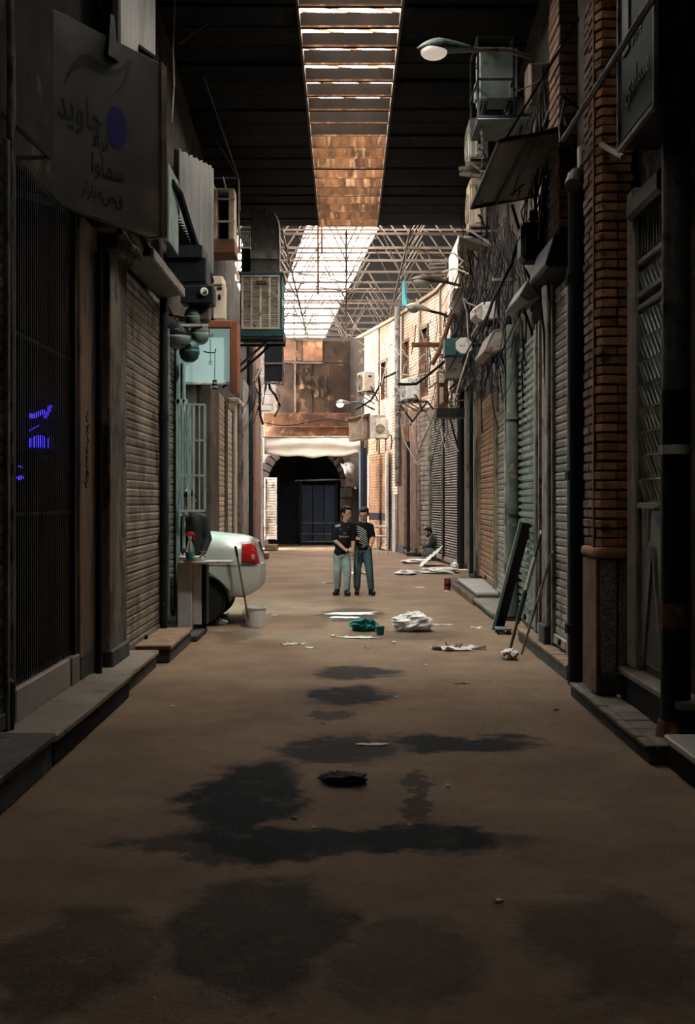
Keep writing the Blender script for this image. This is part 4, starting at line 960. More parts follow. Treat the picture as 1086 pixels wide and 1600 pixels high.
for k in range(4): MB().bar(P(403+k*3.2, 443, Y-.11), P(405+k*3.2, 440, Y-.11), .012).build('badge_mark', MT['cooler_grille'], ec)
for x in (373, 442): MB().box(tuple(P(x-1.5, 478, Y-.05)), tuple(P(x+2, 470, Y+.1))).build('latch', MT['cooler_grille'], ec)
du = thing('air_duct', 'grey sheet metal duct with a rounded top rising from the cooler', 'duct', P(414, 424, 22.2))
pts = [P(392, 426, 22.15), P(436, 426, 22.15)] + [P(414+22*math.cos(t*PI/12), 364 - 36*math.sin(t*PI/12)**.8 if 0 < t < 12 else 364, 22.15) for t in range(0, 7)]
pts += [P(392, 328, 22.15)]
for p in pts:
    p.z = min(p.z, 7.47)
MB().prism(pts, (0, .55, 0)).build('duct_body', MT['duct'], du, bev=.012)
edge = [P(436.4, 426, 22.12)] + [P(414+22.4*math.cos(t*PI/12), 364 - 36*math.sin(t*PI/12)**.8 if t else 364, 22.12) for t in range(0, 7)]
for p in edge: p.z = min(p.z, 7.49)
MB().tube(edge, .022, 6).build('seam', MT['steel_old'], du)
MB().box(tuple(P(391, 404, 22.1)), tuple(P(437, 402, 22.72))).build('joint_band', MT['steel_old'], du)
ckb = thing('cooler_bracket', 'black angled struts holding up the teal cooler', 'bracket', P(400, 540, 22.2))
for y in (22.1, 22.8):
    MB().bar((-2.45, y, zat(531, 22)), (-1.2, y, zat(531, 22)), .05).build('arm', MT['black_metal'], ckb); MB().bar((-2.45, y, zat(600, 22)), (-1.5, y, zat(531, 22)), .045).build('brace', MT['black_metal'], ckb)
t = cbox('duct_box', 'narrow dark box with a lattice top left of the duct', 'box', 377, 391, 388, 424, 22.3, .4, 'black_metal')
for i in range(5): MB().bar(P(377+i*3, 386, 22.35), P(379+i*3, 360, 22.35), .02).build('lattice_bar', MT['white_paint'], t)
MB().bar(P(376, 359, 22.35), P(392, 359, 22.35), .05).build('lattice_top', MT['white_paint'], t)
bf = thing('black_board', 'black framed board hanging under the cooler', 'board', P(424, 600, 27))
a, b = P(413, 596, 27), P(441, 534, 27); MB().box((a.x, 27, a.z), (b.x, 27.05, b.z)).build('board', MT['ink'], bf)
for p, q in (((412, 597), (443, 601)), ((442, 532), (443, 600)), ((412, 568), (455, 567))): MB().bar(P(*p, 26.98), P(*q, 26.98), .04).build('frame_bar', MT['steel_old'], bf)
random.seed(5)
for k in range(9):
    x = 392 + random.random()*40; y = 540 + random.random()*60
    pts = [P(x, y, 27.5)]
    for j in range(4):
        x += random.uniform(-10, 9); y += random.uniform(8, 24); pts.append(P(x, y, 27.5 + random.uniform(-.3, .3)))
    tag(MB().tube(pts, random.choice((.018, .025, .03)), 6).build('bent_conduit', MT[random.choice(('cable', 'cable_pale', 'steel_old', 'cable'))]), ['long', 'short', 'kinked', 'slim', 'curly', 'slack', 'crooked', 'loose', 'tangled'][k] + ' conduit in the tangle below the teal cooler', 'conduit', 'conduits below the cooler')
br_ = thing('wall_rack', 'pale welded rack with stubs on the far left facade', 'rack', P(420, 640, 29))
for y in (584, 600, 616, 632, 642): MB().bar(P(402, y, 29), P(428 - (y % 7), y, 29), .03).build('rack_bar', MT['white_paint'], br_)
for x in (406, 424): MB().bar(P(x, 580, 29), P(x+2, 645, 29), .03).build('rack_upright', MT['white_paint'], br_)
for k in range(4): MB().tube([P(412+4*math.cos(t), 594+4*math.sin(t)+k*3, 28.9) for t in range(7)], .012, 5).build('wire_coil', MT['cable_pale'], br_)

# ------------------------------------------------ right overhead
def ac_unit(label, c, w, d, h, rotz, m='ac_pale', bracket=True, fan=True, brk='steel_old'):
    """c = bottom centre; local -y is the fan face"""
    t = thing('air_conditioner', label, 'air conditioner', c, rotz)
    def q(name, mb, mm, **k): return lput(name, mb.mesh(name, **k), MT[mm], t)
    q('case', MB().box((-w/2, -d/2, .03), (w/2, d/2, h)), m, bev=.02)
    if fan:
        r = min(w, h)*.38
        q('fan_recess', MB().cyl((-w*.12, -d/2-.004, h*.5), (-w*.12, -d/2+.01, h*.5), r, n=20), 'soot')
        g = MB()
        for k in range(4): g.tube([(-w*.12 + r*(k+1)/4*math.cos(a*PI/8), -d/2-.014, h*.5 + r*(k+1)/4*math.sin(a*PI/8)) for a in range(17)], .006, 4)
        for k in range(6): g.bar((-w*.12, -d/2-.014, h*.5), (-w*.12 + r*math.cos(k*PI/3), -d/2-.014, h*.5 + r*math.sin(k*PI/3)), .008)
        q('fan_grille', g, m)
    q('valve_cover', MB().box((w/2, -d*.2, h*.1), (w/2+.035, d*.25, h*.45)), m, bev=.012)
    q('side_handle', MB().box((w/2, -d*.15, h*.72), (w/2+.012, d*.15, h*.8)), 'soot')
    q('end_handle', MB().box((-w/2-.012, -d*.15, h*.72), (-w/2, d*.15, h*.8)), 'soot')
    q('end_cover', MB().box((-w/2-.035, -d*.25, h*.1), (-w/2, d*.2, h*.42)), m, bev=.012)
    q('service_panel', MB().box((w*.28, -d/2-.008, .06), (w/2-.01, -d/2+.002, h-.03)), m, bev=.004)
    q('pipe', MB().tube([(w/2+.03, 0, h*.25), (w/2+.1, .02, h*.2), (w/2+.13, .1, -.05), (w/2+.1, .2, -.25)], .018, 6), 'cable')
    for x in (-w*.35, w*.35): q('foot', MB().box((x-.04, -d/2+.02, 0), (x+.04, d/2-.02, .03)), 'black_metal')
    if bracket:
        for x in (-w*.35, w*.35):
            q('bracket', MB().bar((x, -d/2-.05, -.02), (x, d/2+.22, -.02), .035).bar((x, -d/2+.03, -.03), (x, d/2+.2, -.3), .03), brk)
    return t
RZ = -PI/2          # fan face to the street (local -y -> world -x), end face to the viewer
def acpx(label, px, pyb, Y, w, d, h, m='ac_pale', rz=RZ, **k): return ac_unit(label, P(px, pyb, Y), w, d, h, rz, m, **k)
# caged unit near the lamp
acpx('greenish air conditioner inside the steel cage near the street lamp', 776, 168, 13.4, .45, .34, .64, 'ac_green', rz=0, brk='black_metal', fan=False)
cg = thing('steel_cage', 'thin steel cage around the greenish air conditioner', 'cage', P(783, 175, 13.4))
cx = [P(747, 0, 13.0).x, P(803, 0, 13.0).x]; cz = [zat(182, 13.0), zat(57, 13.0)]
for x in cx:
    for y in (13.0, 13.75): MB().bar((x, y, cz[0]), (x, y, cz[1]), .022).build('upright', MT['black_metal'], cg)
for z in (cz[0], cz[0]+.42, cz[1]):
    for y in (13.0, 13.75): MB().bar((cx[0], y, z), (cx[1], y, z), .022).build('rail', MT['black_metal'], cg)
    for x in cx: MB().bar((x, 13.0, z), (x, 13.75, z), .022).build('side_rail', MT['black_metal'], cg)
MB().box((cx[0], 13.0, cz[0]-.03), (cx[1]+.25, 13.8, cz[0])).build('tray', MT['pipe_green'], cg)
acpx('upper white air conditioner with ribbed front beside the dark ceiling', 745, 259, 16.4, .55, .26, .6)
acpx('lower cream air conditioner on a tapered bracket beside the dark ceiling', 744, 364, 17.6, .6, .24, .76, 'cream')
for k, (a, b, c_) in enumerate((((717, 264), (760, 258), 16.5), ((718, 272), (758, 276), 16.3))):
    tag(MB().bar(P(*a, c_), P(*b, c_), .05).build('shelf_arm', MT['steel_old']), ['upper', 'lower'][k] + ' bare shelf arm below the upper white air conditioner', 'bracket')
tag(MB().prism([P(720, 371, 17.4), P(770, 374, 17.4), P(770, 388, 17.4), P(745, 380, 17.4)], (0, .5, 0)).build('tapered_bracket', MT['tin']), 'tapered sheet bracket under the cream air conditioner', 'bracket')
ch = thing('long_chain', 'dark chain hanging past the air conditioners to the cable tangle', 'chain', P(752, 400, 13.2))
for i in range(46):
    c = P(752.5 + .5*math.sin(i), 182 + i*5, 13.2); rr = .02
    MB().tube([c + Vector(((rr*.55*math.cos(k*PI/4)) if i % 2 else 0, 0 if i % 2 else rr*.55*math.cos(k*PI/4), rr*1.2*math.sin(k*PI/4))) for k in range(9)], .005, 4).build('link', MT['black_metal'], ch)
# tin canopy
tc = thing('tin_canopy', 'weathered tin canopy sheet tilted out from the right facade', 'canopy', (1.8, 12.2, 5.1))
n = 10; rows = []
for j in range(n+1):
    v = j/n; y = 10.95 + 2.5*v
    rows.append([(1.46 + .0*v + u*(.64 + .12*v), y, 5.06 + .13*u + .012*math.sin(u*9+v*5) + (.03*math.sin(v*8) if u < .1 else 0)) for u in [k/8 for k in range(9)]])
MB().sheet(rows, (0, 0, .012)).build('sheet', MT['tin'], tc)
for a, b in (((1.46, 10.95), (1.46, 13.45)), ((1.46, 13.45), (2.2, 13.45)), ((1.46, 10.95), (2.1, 10.95)), ((1.75, 10.95), (1.75, 13.45))):
    MB().bar((a[0], a[1], 5.05 + (a[0]-1.46)*.19), (b[0], b[1], 5.05 + (b[0]-1.46)*.19), .035).build('frame_bar', MT['black_metal'], tc)
MB().bar((1.5, 11.0, 5.05), (2.2, 10.9, 6.2), .02).build('stay', MT['black_metal'], tc)

def street_lamp(label, tip, tail, arm, m, lit=None, r=.115):
    t = thing('street_lamp', label, 'street lamp', tail)
    tip, tail = Vector(tip), Vector(tail); d = tail - tip; Lh = d.length
    pts = []; rad = []
    for i in range(11):
        u = i/10; pts.append(tip + d*u + Vector((0, 0, .02*math.sin(u*PI)))); rad.append(max(.012, r*(math.sin(min(u*2.2, 1)*PI/2)**.7)*(1-.62*max(0, u-.35)/.65)))
    mb = MB().tube(pts, rad, 14)
    for v in mb.v:
        ax = tip.z + (v - tip).dot(d)/d.length_squared*d.z; v.z = ax + (v.z-ax)*(.75 if v.z > ax else .35)
    mb.build('head', MT[m], t, smooth=True)
    c = tip + d*.30 - Vector((0, 0, r*.22))
    q = d.normalized().to_track_quat('X', 'Z').to_matrix()
    MB().ell(c, (Lh*.24, r*.82, r*.62), q, 16, 10).build('lens', MT[lit or 'lens'], t, smooth=True)
    if arm: MB().tube([tail - d*.05] + [Vector(p) for p in arm], .028, 8).build('arm', MT['pipe_grey'], t)
    return t
street_lamp('nearest street lamp with a green hood and pale bowl on a long arm', P(652, 76, 12.4), P(738, 78, 12.5), [P(790, 78, 12.6), P(835, 91, 12.8)], 'lamp_green', 'lens_dim', .14)
L0 = bpy.data.lights.new('lamp_bowl_fill', 'SPOT'); L0.energy = 520; L0.color = (1, .95, .88); L0.shadow_soft_size = .14; L0.spot_size = math.radians(125); L0.spot_blend = .6  # spot added under the bowl to brighten surfaces facing the camera
lo = bpy.data.objects.new('lamp_bowl_fill', L0); COL.objects.link(lo); lo.location = P(678, 101, 12.43); lo.rotation_euler = Vector((-.05, .55, -.83)).to_track_quat('-Z', 'Y').to_euler()
street_lamp('dusty brown street lamp head before the steel lattice', P(641, 437, 20.5), P(700, 441, 20.6), [P(722, 447, 20.8), P(740, 470, 21)], 'tin', None, .13)
street_lamp('white street lamp head below the dusty brown one', P(634, 478, 23), P(672, 486, 23), [P(690, 490, 23.2), P(712, 500, 23.4)], 'white_paint', None, .13)
sl_ = street_lamp('small glowing street lamp above the cream awning', P(525, 630, 32), P(546, 630, 32.2), [P(560, 628, 32.6), P(585, 640, 34)], 'steel_old', 'lamp_lit', .13)
L1 = bpy.data.lights.new('lamp_glow', 'POINT'); L1.energy = 25; L1.color = (1, .9, .75); L1.shadow_soft_size = .1
lo = bpy.data.objects.new('lamp_glow', L1); COL.objects.link(lo); lo.location = P(530, 640, 32)

# cabinets and lanterns
def octa(name, label, px, py, Y, r, dep, m):
    t = thing(name, label, 'reflector', P(px, py, Y)); c = P(px, py, Y)
    R = Matrix.Rotation(PI/2, 3, 'X') @ Matrix.Rotation(PI/8, 3, 'Z')
    MB().lathe([(.005, 0), (r*.92, 0), (r, -.02), (r*.7, -dep), (.005, -dep)], c, 8, R).build('dish', MT[m], t)
    MB().cyl(c + Vector((0, dep*.5, 0)), c + Vector((.3, .3, .05)), .03, n=8).build('arm', MT['black_metal'], t)
    MB().cyl(c + Vector((-.05, -.012, 0)), c + Vector((-.05, .01, 0)), .012, n=8).build('bolt', MT['black_metal'], t)
    return t
octa('octagon_reflector', 'pale octagonal floodlight back beside the teal cabinet', 725, 540, 17.6, .135, .12, 'ac_pale')
t = thing('box_lantern', 'grey boxy lantern with angled faces under the cable tangle', 'lantern', P(757, 505, 16.4))
pts = [P(738, 483, 16.2), P(754, 472, 16.2), P(776, 470, 16.2), P(776, 497, 16.2), P(750, 502, 16.2), P(739, 495, 16.2)]
MB().prism(pts, (0, .35, 0)).build('case', MT['ac_pale'], t, bev=.012)
MB().prism([P(741, 484, 16.17), P(753, 475, 16.17), P(752, 499, 16.17), P(741, 494, 16.17)], (0, .03, 0)).build('angled_face', MT['steel_old'], t)
MB().bar(P(746, 508, 16.3), P(780, 509, 16.5), .035).build('support', MT['steel_old'], t)
MB().bar(P(746, 508, 16.3), P(736, 525, 16.3), .02).build('stay', MT['steel_old'], t)
def hoodbox(label, px, py0, py1, Y, w, m):
    a = P(px, py1, Y); b = P(px, py0, Y)
    t = thing('shutter_box', label, 'hood', a); h = b.z-a.z
    MB().prism([(a.x, Y, a.z), (a.x+.10, Y, a.z-.06), (a.x+.28, Y, a.z+.02), (a.x+.28, Y, b.z+.02), (a.x+.12, Y, b.z)], (0, w, 0)).build('cover', MT[m], t, bev=.012)
    MB().prism([(a.x+.03, Y-.012, a.z+.03), (a.x+.10, Y-.012, a.z-.02), (a.x+.25, Y-.012, a.z+.04), (a.x+.25, Y-.012, b.z-.02), (a.x+.15, Y-.012, b.z-.04)], (0, .012, 0)).build('end_plate', MT['steel_old'], t)
    return t
hoodbox('grey roller hood over the light grey shutter', 757, 515, 548, 15.4, 1.2, 'tin')
hoodbox('grey green roller hood over the perforated shutter', 811, 432, 462, 13.0, 1.2, 'ac_green')
t = cbox('switch_cabinet', 'brown switch cabinet with a teal top in the cable tangle', 'cabinet', 697, 724, 553, 592, 20.4, .3, 'tin')
MB().box(tuple(P(695, 556, 20.35)), tuple(P(722, 533, 20.75))).build('teal_top', MT['deep_teal'], t, bev=.01)
MB().bar(P(702, 608, 20.3), P(750, 565, 20.6), .03).build('brace', MT['black_metal'], t); MB().bar(P(690, 630, 20.3), P(725, 625, 20.6), .03).build('lower_rail', MT['rust'], t)
t = cbox('meter_rack', 'rusty meter rack below the brown switch cabinet', 'rack', 684, 700, 580, 640, 21.5, .25, 'rust')
MB().box(tuple(P(686, 598, 21.45)), tuple(P(694, 583, 21.5))).build('meter', MT['cream'], t, bev=.01); MB().box(tuple(P(687, 632, 21.45)), tuple(P(693, 605, 21.5))).build('meter', MT['cream'], t, bev=.01)
MB().box(tuple(P(682, 652, 21.4)), tuple(P(722, 641, 21.9))).build('tray', MT['black_metal'], t)
t = cbox('black_tank', 'black hanging tank below the tin canopy', 'tank', 815, 853, 345, 405, 12.2, .35, 'black_metal', .05)
MB().cyl(P(834, 345, 12.37), P(834, 330, 12.37), .05, n=12).build('neck', MT['black_metal'], t)
t = cbox('grey_cabinet', 'dim grey cabinet between the cage and the upper brick column', 'cabinet', 826, 866, 98, 165, 12.6, .3, 'tin'); MB().box(tuple(P(829, 162, 12.57)), tuple(P(846, 101, 12.6))).build('door', MT['tin'], t, bev=.01)
tag(MB().bar(P(770, 437, 15.2), P(816, 436, 15.4), .03).build('cable_tray', MT['steel_old']), 'pale bar crossing the cable tangle above the boxy lantern', 'bar')
tag(MB().bar(P(643, 539, 24), P(693, 539, 24), .09).build('beam_stub', MT['rust']), 'rusty beam stub jutting from the facade below the white street lamp', 'beam')
# signs and units on the far right facade
tag(MB().prism([P(629, 440, 30), P(632, 437, 30), P(635, 441, 30), P(636, 478, 30), P(629, 478, 30)], (0, .12, 0)).build('blade_sign', MT['teal_bright'], bev=.01), 'narrow bright teal blade sign at the roof of the brick facade', 'sign')
def facing(px, Y): return P(px, 780, Y)
acpx('cream air conditioner below the small facade window', 572, 614, 34.6, .62, .34, .62, 'cream', rz=-1.2)
acpx('white air conditioner on a pole bracket right of the tall pole', 641, 627, 29.5, .5, .34, .58, 'ac_pale', rz=-1.25)
acpx('beige air conditioner above the light brown shutter', 596, 687, 33.2, .36, .3, .6, 'cream', rz=0)
t = cbox('sheet_screen', 'white upright panel behind the beige air conditioner', 'panel', 578, 602, 648, 684, 33.7, .08, 'white_paint')
t = thing('shop_box_sign', 'white box sign with a rusty top edge above the awning end', 'sign', P(562, 690, 33.6))
pts = [P(545, 658, 33.2), P(576, 649, 33.9), P(576, 684, 33.9), P(545, 690, 33.2)]
MB().prism(pts, (.1, .35, 0)).build('case', MT['cream'], t, bev=.01)
MB().bar(P(545, 656, 33.15), P(577, 648, 33.85), .08).build('rusty_edge', MT['rust'], t); MB().bar(P(575, 650, 33.8), P(575, 684, 33.8), .05).build('post', MT['rust'], t)
MB().bar(P(548, 674, 33.15), P(574, 680, 33.8), .015).build('brace', MT['white_paint'], t)
t = thing('wall_reflector', 'curved pale sheet reflector over the dark passage corner', 'reflector', P(545, 745, 38))
rows = [[P(534 + 20*u + 6*math.sin(v*2.5)*(1-u), 726 + 38*v - 4*math.sin(u*PI), 38 - .25*math.sin(v*PI)) for u in (0, .25, .5, .75, 1)] for v in [k/8 for k in range(9)]]
MB().sheet(rows, (0, .02, 0)).build('sheet', MT['steel_old'], t, smooth=True); MB().cyl(P(533, 724, 38), P(556, 764, 38), .03, n=6).build('rim', MT['white_paint'], t)

# sunlit brick facade following the bend
def brickmat():
    m = bpy.data.materials.new('brick_courses'); m.use_nodes = True; nt = m.node_tree; N, L = nt.nodes, nt.links; b = N['Principled BSDF']; b.inputs['Roughness'].default_value = .85
    tc_ = N.new('ShaderNodeTexCoord'); sx = N.new('ShaderNodeSeparateXYZ'); cb_ = N.new('ShaderNodeCombineXYZ'); L.new(tc_.outputs['Object'], sx.inputs[0]); L.new(sx.outputs[0], cb_.inputs[0]); L.new(sx.outputs[2], cb_.inputs[1])
    br = N.new('ShaderNodeTexBrick'); L.new(cb_.outputs[0], br.inputs[0]); br.inputs['Scale'].default_value = 1.0
    br.inputs['Color1'].default_value = (.62,.52,.42,1); br.inputs['Color2'].default_value = (.48,.38,.29,1); br.inputs['Mortar'].default_value = (.16,.11,.075,1)
    br.inputs['Mortar Size'].default_value = .012; br.inputs['Brick Width'].default_value = .26; br.inputs['Row Height'].default_value = .09; br.inputs['Mortar Smooth'].default_value = .2
    n = N.new('ShaderNodeTexNoise'); n.inputs['Scale'].default_value = .8; n.inputs['Detail'].default_value = 6; L.new(tc_.outputs['Object'], n.inputs[0])
    r = N.new('ShaderNodeMapRange'); r.inputs[1].default_value = .42; r.inputs[2].default_value = .62; L.new(n.outputs[0], r.inputs[0])
    mx = N.new('ShaderNodeMix'); mx.data_type = 'RGBA'; mx.blend_type = 'MULTIPLY'; mx.inputs[7].default_value = (.66,.47,.34,1); L.new(br.outputs[0], mx.inputs[6]); L.new(r.outputs[0], mx.inputs[0]); L.new(mx.outputs[2], b.inputs[0])
    bp = N.new('ShaderNodeBump'); bp.inputs['Strength'].default_value = .8; bp.inputs['Distance'].default_value = .03; bp.invert = True; L.new(br.outputs['Fac'], bp.inputs['Height']); L.new(bp.outputs[0], b.inputs['Normal'])
    MT['brick_courses'] = m
brickmat()
fpts = [(2.7, 26.7), (2.7, 27.4), (2.4, 31.5), (1.5, 36), (.16, 41.5)]
for i in range(1, 4):
    (xa, ya), (xb, yb) = fpts[i], fpts[i+1]
    p0 = Vector((xa+.1, ya, 0)); p1 = Vector((xb+.1, yb, 0)); ang = math.atan2(yb-ya, xb-xa); l = (p1-p0).length
    w = bpy.data.objects.new('wall_right_far', None); COL.objects.link(w); w.location = p0; w.rotation_euler = (0, 0, ang); w['kind'] = 'structure'
    WM[w.name] = T(*p0) @ Matrix.Rotation(ang, 4, 'Z')
    # local x along facade, local +y toward the street
    openings = {1: [(1.35, 1.95, 5.0, 6.75)], 2: [(1.0, 1.75, 4.6, 6.5), (3.15, 3.75, 5.1, 6.4)], 3: [(1.2, 1.9, 4.9, 6.1)]}[i]
    mbw = MB(); th = -.35; x = 0
    for a, b, z0, z1 in openings:
        mbw.box((x, th, 0), (a, 0, 7.3)); mbw.box((a, th, 0), (b, 0, z0)); mbw.box((a, th, z1), (b, 0, 7.3)); x = b
        lput('window_shutter', MB().box((a, -.16, z0), (b, -.12, z1)).mesh('window_shutter'), MT['pipe_grey'], w)
        for k in range(int((z1-z0)/.14)): lput('window_slat', MB().box((a+.03, -.12, z0+.03+k*.14), (b-.03, -.09, z0+.14+k*.14)).mesh('window_slat', bev=.01), MT['steel_old'], w)
        for q in (a, b-.04): lput('window_jamb', MB().box((q, -.14, z0), (q+.04, .02, z1)).mesh('window_jamb'), MT['rust'], w)
        lput('window_lintel', MB().box((a-.08, -.1, z1), (b+.08, .04, z1+.1)).mesh('window_lintel'), MT['plaster_brown'], w)
    mbw.box((x, th, 0), (l, 0, 7.3))
    lput('brick_wall', mbw.mesh('brick_wall'), MT['brick_courses'], w)
    lput('coping', MB().box((-.05, th-.05, 7.3), (l+.05, .08, 7.4)).mesh('coping', bev=.01), MT['mortar_pale'], w)
    for k in range(2):
        xx = l*(.3+.45*k) + .35
        lput('wall_rib', MB().box((xx, 0, 2.9), (xx+.12, .05, 7.3)).mesh('wall_rib'), MT['plaster_brown'], w)
# tall cream pilaster block where the facade starts
t = thing('cream_tower', 'cream plastered end block with a rusty ladder rack under the roof', 'block', (2.5, 25.6, 4.4))
MB().box((2.42, 24.9, 4.3), (2.75, 27.2, 7.35)).build('block', MT['cream'], t, bev=.02); MB().box((2.3, 24.8, 4.0), (2.75, 25.6, 6.2)).build('lower_block', MT['plaster_peel'], t, bev=.02)
for k in range(5): MB().bar(P(671, 413+k*6, 26.5), P(698, 411+k*6, 26), .035).build('rung', MT['truss'], t)
for x in (672, 684, 697): MB().bar(P(x, 408, 26.3), P(x, 440, 26.3), .035).build('rack_upright', MT['truss'], t)
# cables in the tangle: hundreds of thin wires on the wall, plus the ones that can be followed
random.seed(21)
tg = MB()
for k in range(420):
    px = random.choice((random.gauss(790, 22), random.gauss(760, 22), random.gauss(735, 20), random.gauss(700, 22), random.gauss(845, 20)))
    Y = max(11.5, min(25, 3900/max(px-CX, 60))) - random.uniform(.05, .5)
    y = random.uniform(330, 560) if px > 715 else random.uniform(480, 640)
    if px > 820: y = random.uniform(90, 330)
    p = P(px, y, Y); pts = [p]; d = Vector((random.uniform(-.15, .15), random.uniform(-.5, .5), random.uniform(-1.2, -.3)))
    for j in range(5):
        d += Vector((random.gauss(0, .12), random.gauss(0, .25), random.gauss(-.05, .2))); p = p + d*.16; p.x = min(p.x, wallx(RIGHT, max(p.y, .1)) + .05); pts.append(p.copy())
    tg.tube(pts, random.choice((.005, .006, .008, .011)), 5)
tag(tg.build('cable_tangle', MT['cable']), 'dense tangle of black cables strung along the right facade', 'cables', kind='stuff')
tg = MB()
for k in range(62):
    px = random.choice((random.gauss(660, 20), random.gauss(700, 20), random.gauss(600, 16)))
    Y = {0: 31, 1: 27}.get(int(px > 640), 27) if px < 720 else 16.5; Y += random.uniform(-1, .5)
    if px < 640: Y = 33
    p = P(px, random.uniform(520, 660) if px < 720 else random.uniform(380, 470), Y); pts = [p]; d = Vector((random.uniform(-.5, .5), 0, random.uniform(-.6, .1)))
    for j in range(5):
        d += Vector((random.gauss(0, .3), random.gauss(0, .15), random.gauss(0, .35))); p = p + d*.2; pts.append(p.copy())
    tg.tube(pts, random.choice((.006, .009, .013)), 5)
tag(tg.build('pale_wire_tangle', MT['cable_pale']), 'scattered pale wires looping across the right facade', 'wires', kind='stuff')
named = [([(800,320),(812,360),(800,410),(770,470),(752,520)], 13.5, .02, 'fat black cable curving down below the tin canopy'),
         ([(820,420),(848,470),(851,600),(852,660)], 12.2, .016, 'black cable dropping beside the green shutter strip'),
         ([(842,440),(850,520),(853,620),(855,700)], 12.0, .012, 'second black cable along the rusty rail'),
         ([(880,150),(905,170),(925,140),(935,60)], 10.2, .014, 'black cable rising up the brick pier'),
         ([(868,0),(862,80),(868,150),(850,200)], 11.8, .03, 'thick dark cable falling beside the upper brick column'),
         ([(740,450),(720,500),(700,560),(650,600),(622,600)], 24, .03, 'heavy cable sweeping from the tangle to the tall grey pole'),
         ([(622,580),(600,590),(580,625),(555,640)], 33, .03, 'looping cable between the tall grey pole and the lit street lamp'),
         ([(716,700),(700,640),(690,600)], 24, .02, 'thin cable above the slatted white shutter'),
         ([(655,700),(680,640),(700,625),(720,650)], 26, .03, 'pale bent pipe under the meter rack'),
         ([(706,490),(690,540),(675,570)], 22, .045, 'thick brown arm sloping below the white street lamp')]
for pts, Y, r, lab in named:
    # soften the polyline
    V = [P(x, y, Y) for x, y in pts]; q = []
    for i in range(len(V)-1):
        for s in (0, .33, .66):
            a, b = V[i], V[i+1]; q.append(a.lerp(b, s) + Vector((0, 0, -.02*math.sin(s*PI)*(b-a).length)))
    q.append(V[-1]); tag(MB().tube(q, r, 7).build('hanging_cable', MT['cable_pale' if 'pale' in lab else 'rust' if 'brown' in lab else 'cable']), lab, 'cable')
lt = thing('lattice_bracket', 'black triangular bracket under the white air conditioner by the pole', 'bracket', P(645, 660, 29.3))
for a, b in (((622, 629), (668, 627)), ((668, 627), (640, 665)), ((625, 632), (645, 660)), ((668, 628), (690, 655))): MB().bar(P(*a, 29.3), P(*b, 29.3), .045).build('bracket_bar', MT['black_metal'], lt)

# ------------------------------------------------ teal lit shop: frames, grille, lamp, cabinet and what stands on it
fr = thing('shopfront', 'teal lit white frame posts at the edge of the lit shop', 'frame', (-2.12, 14.42, 0))
for x, w in ((-2.13, .05), (-2.05, .035)): MB().box((x, 14.40, .1), (x+w, 14.46, 3.5)).build('frame_post', MT['teal_paint'], fr, bev=.006)
MB().box((-2.13, 14.40, 2.84), (-1.99, 14.46, 2.9)).build('frame_rail', MT['teal_paint'], fr)
gr = thing('window_grille', 'white barred window grille swung open above the cabinet', 'grille', P(298, 798, 14.3))
gx0, gx1 = P(277, 0, 14.3).x, P(320, 0, 14.3).x; z0, z1 = zat(798, 14.3), zat(632, 14.3)
for i in range(6): MB().bar((gx0 + (gx1-gx0)*i/5, 14.3, z0), (gx0 + (gx1-gx0)*i/5, 14.3, z1), .026 if i in (0, 5) else .018).build('grille_bar', MT['teal_paint'], gr)
for py in (798, 743, 688, 632): MB().bar((gx0, 14.3, zat(py, 14.3)), (gx1, 14.3, zat(py, 14.3)), .026).build('grille_rail', MT['teal_paint'], gr)
for k in (1, 3): MB().bar((gx0 + .05*k, 14.36, z0), (gx0+.05*k, 14.36, z1), .014).build('rear_bar', MT['teal_paint'], gr)
tb = thing('tube_lamp', 'fluorescent tube lamp on the ceiling of the lit shop', 'lamp', (-3.3, 16.3, 3.5))
MB().box((-3.34, 15.7, 3.46), (-3.26, 16.9, 3.54)).build('batten', MT['white_paint'], tb); MB().cyl((-3.3, 15.75, 3.42), (-3.3, 16.85, 3.42), .018, n=10).build('tube', MT['tube_light'], tb)
L2 = bpy.data.lights.new('tube_glow', 'AREA'); L2.shape = 'RECTANGLE'; L2.size = .1; L2.size_y = 1.1; L2.energy = 230; L2.color = (.70, 1.0, .94)
lo = bpy.data.objects.new('tube_glow', L2); COL.objects.link(lo); lo.location = (-3.3, 16.3, 3.38); lo.parent = tb; lo.matrix_parent_inverse = WM[tb.name].inverted()
wc = thing('white_cabinet', 'worn white cabinet of two panels beside the parked car', 'cabinet', (-1.9, 14.0, .02))
cx0, cx1 = P(277, 0, 14.0).x, P(318, 0, 14.0).x; zt = zat(880, 14.0)
MB().box((cx0, 14.0, .02), (cx0+.18, 14.32, zt)).build('front_panel', MT['ac_pale'], wc, bev=.008)
MB().box((cx0+.185, 14.03, .12), (cx1-.03, 14.32, zt)).build('front_panel', MT['ac_pale'], wc, bev=.008)
MB().box((cx1-.028, 14.05, .12), (cx1+.03, 14.32, zt-.02)).build('side_panel', MT['black_metal'], wc, bev=.006)
for x in (cx0+.25, cx1-.02): MB().box((x, 14.08, .0), (x+.04, 14.12, .13)).build('leg', MT['black_metal'], wc)
wb = tag(MB().box((P(281, 0, 13.95).x, 13.9, zt+.002), (P(362, 0, 13.95).x, 14.2, zt+.03)).build('white_board', MT['white_paint'], bev=.006), 'white board lying across the cabinet top toward the car', 'board')
pl = thing('white_basin', 'shallow white basin on the board beside the spray bottle', 'basin', tuple(P(298, 876, 14.12)))
MB().lathe([(.10, 0), (.155, .012), (.165, .045), (.17, .05), (.16, .045), (.14, .018), (.01, .012)], (P(300, 0, 14.05).x, 14.05, zt+.031), 24).build('bowl', MT['bucket_white'], pl, smooth=True)
